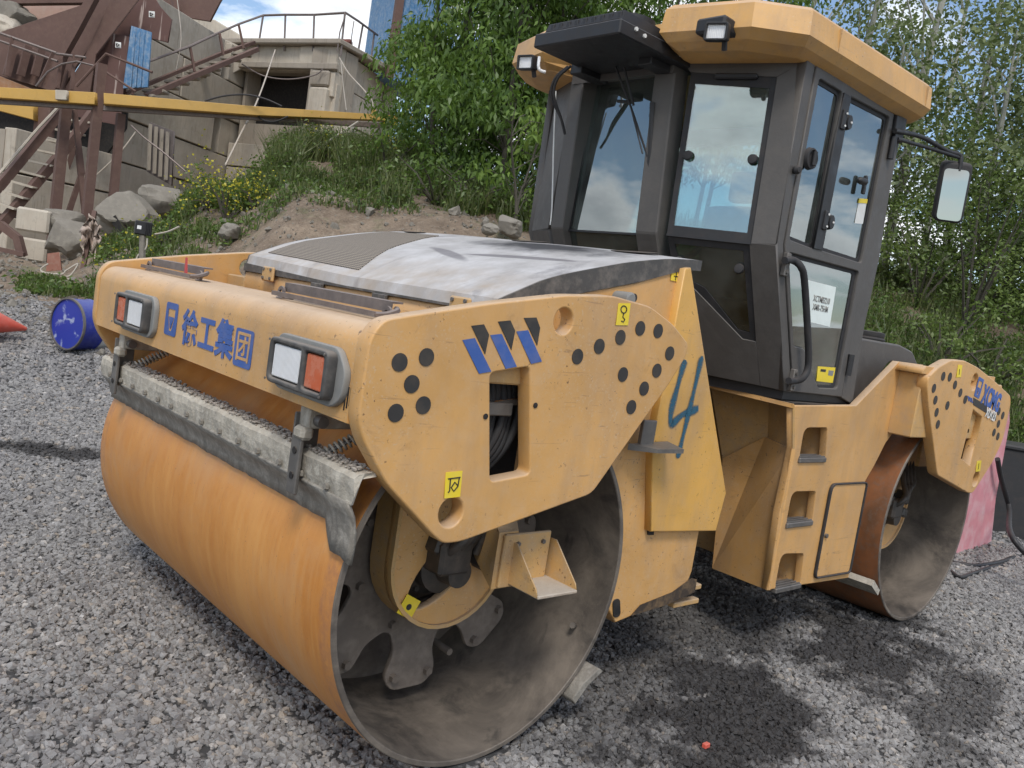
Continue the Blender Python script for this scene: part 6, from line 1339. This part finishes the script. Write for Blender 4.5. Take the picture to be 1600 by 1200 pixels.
for i, (px_, d_, r_, h, lb) in enumerate(((1400, 14.5, 1.2, 2.0, 'dense green bush directly behind the cab rear pillar'), (1480, 13.6, 1.1, 2.2, 'tall dense bush under the mirror'), (1570, 14.2, 1.4, 2.4, 'dense green bush at the right edge below the poplars'), (1450, 11.8, .8, .9, 'low bush on the slope above the rear roller plate'), (1530, 11.6, .8, .9, 'low bush on the slope right of the filler cap'), (1620, 12.0, 1.0, 1.3, 'leafy bush reaching out of the right picture edge'), (1560, 16.5, 1.8, 3.2, 'large dark green bush between the right poplars'), (1440, 17, 1.9, 3.2, 'large dark green bush behind the mirror arm'), (1500, 15, 1.5, 2.2, 'broad bush between the mirror and the right edge'), (1390, 16, 1.5, 2.6, 'tall bush right behind the cab rear window'), (1640, 15, 1.5, 2.6, 'tall bush cut by the right picture edge'))):
    shrub(pd(px_, d_), r_ * 1.15, h * 1.35, 190, .07, M_leafR, lb, 'green bushes on the right slope', 120 + i)
for i, (px_, d_, r_, h, fl_, lb) in enumerate(((322, 14.2, .48, .75, 300, 'round yellow flowering bush at the top of the dirt slope'), (293, 14.6, .40, .85, 220, 'yellow flowering bush left of the round one near the wall'), (362, 14.2, .32, .4, 160, 'small yellow flowering tuft at the foot of the round bush'), (585, 16.5, .5, .95, 420, 'yellow flowering bush beside the maple under the pipe end'), (235, 14.0, .30, .65, 50, 'sparse yellow flowering bush next to the floodlight'), (168, 13.0, .38, .45, 60, 'low yellow flowering bush behind the far side plate'), (455, 18, .5, .7, 120, 'thin yellow flowering weeds below the dark opening'))):
    shrub(pd(px_, d_), r_, h, 120, .07, M_yb, lb, 'yellow flowering bushes', 150 + i, fl_, droop=-.3)
for i, (px_, d_, r_, h, lb) in enumerate(((640, 13.8, .8, 1.1, 'dark green bush at the foot of the left maple'), (700, 13.4, .7, .9, 'dark green bush below the tall maple'), (560, 15.5, .8, 1.0, 'green bush between the weeds and the left maple'), (800, 13.2, .8, 1.2, 'dark green bush left of the cab front'), (390, 15.6, .6, .55, 'green bush right of the yellow flowering bush'))):
    shrub(pd(px_, d_), r_, h, 120, .08, M_leafC, lb, 'green bushes at the thicket foot', 180 + i)
# tall grass and weeds as one mass
def grass():
    C_, H_ = [], []
    def zone(n, p0, p1, d0, d1, h):
        for _ in range(n):
            p_ = rnd.uniform(p0, p1); d_ = rnd.uniform(d0, d1)
            if noise.noise(Vector((p_ * .012, d_ * .9, 3))) < -.12: continue
            v = pd(p_, d_); C_.append(v); H_.append(h * rnd.uniform(.5, 1.3))
    zone(5200, 380, 640, 15.3, 19.5, .66); zone(2200, 250, 420, 14.2, 17, .36); zone(1600, 130, 300, 11.5, 16, .28); zone(3600, 560, 900, 12.8, 15.5, .40)
    zone(4500, 1290, 1750, 10.2, 18, .40); zone(2600, 880, 1290, 11.5, 17, .45); zone(1500, 1420, 1750, 9.3, 10.5, .22); zone(700, 20, 160, 11.5, 13, .14); zone(1100, 300, 620, 12.4, 15, .16); zone(1500, 430, 660, 14.6, 15.6, .35)
    n = len(C_); r = np.random.default_rng(5); C_ = np.array(C_); H_ = np.array(H_); K = 3; C_ = np.repeat(C_, K, 0) + r.normal(0, .04, (n * K, 3)) * [1, 1, 0]; H_ = np.repeat(H_, K) * r.uniform(.6, 1.1, n * K); n *= K
    a = r.uniform(0, 6.28, n); b_ = r.normal(0, .28, (n, 2)); w = .011
    sd_ = np.stack([np.cos(a), np.sin(a), 0 * a], -1) * w; tip = np.stack([b_[:, 0] * H_, b_[:, 1] * H_, H_], -1); mid = tip * .55; mid[:, :2] *= .6
    V = np.stack([C_ - sd_, C_ + sd_, C_ + mid + sd_ * .8, C_ + mid - sd_ * .8, C_ + tip], 1)
    base = np.arange(n)[:, None] * 5; me = bpy.data.meshes.new('tall_grass'); me.vertices.add(5 * n); me.vertices.foreach_set('co', V.ravel().astype('f'))
    li = np.concatenate([base + [0, 1, 2, 3], base + [3, 2, 4]], 1).ravel(); me.loops.add(len(li)); me.loops.foreach_set('vertex_index', li.astype('i'))
    ls = (np.arange(n)[:, None] * 7 + [0, 4]).ravel(); me.polygons.add(2 * n); me.polygons.foreach_set('loop_start', ls.astype('i')); me.update()
    at2 = me.attributes.new('tint', 'FLOAT', 'FACE'); at2.data.foreach_set('value', np.repeat(r.uniform(0, 1, n), 2).astype('f'))
    o = link('tall_grass', me, M_grass); o['kind'] = 'stuff'
    # broad weed leaves among the grass
    sel = r.integers(0, n, 60000); o = leafmesh('weeds', C_[sel] + np.stack([r.normal(0, .08, 60000), r.normal(0, .08, 60000), H_[sel] * r.uniform(.1, 1.0, 60000)], -1), .07, M_leafC, None, .1, 2.0, None, 9); o['kind'] = 'stuff'
grass()
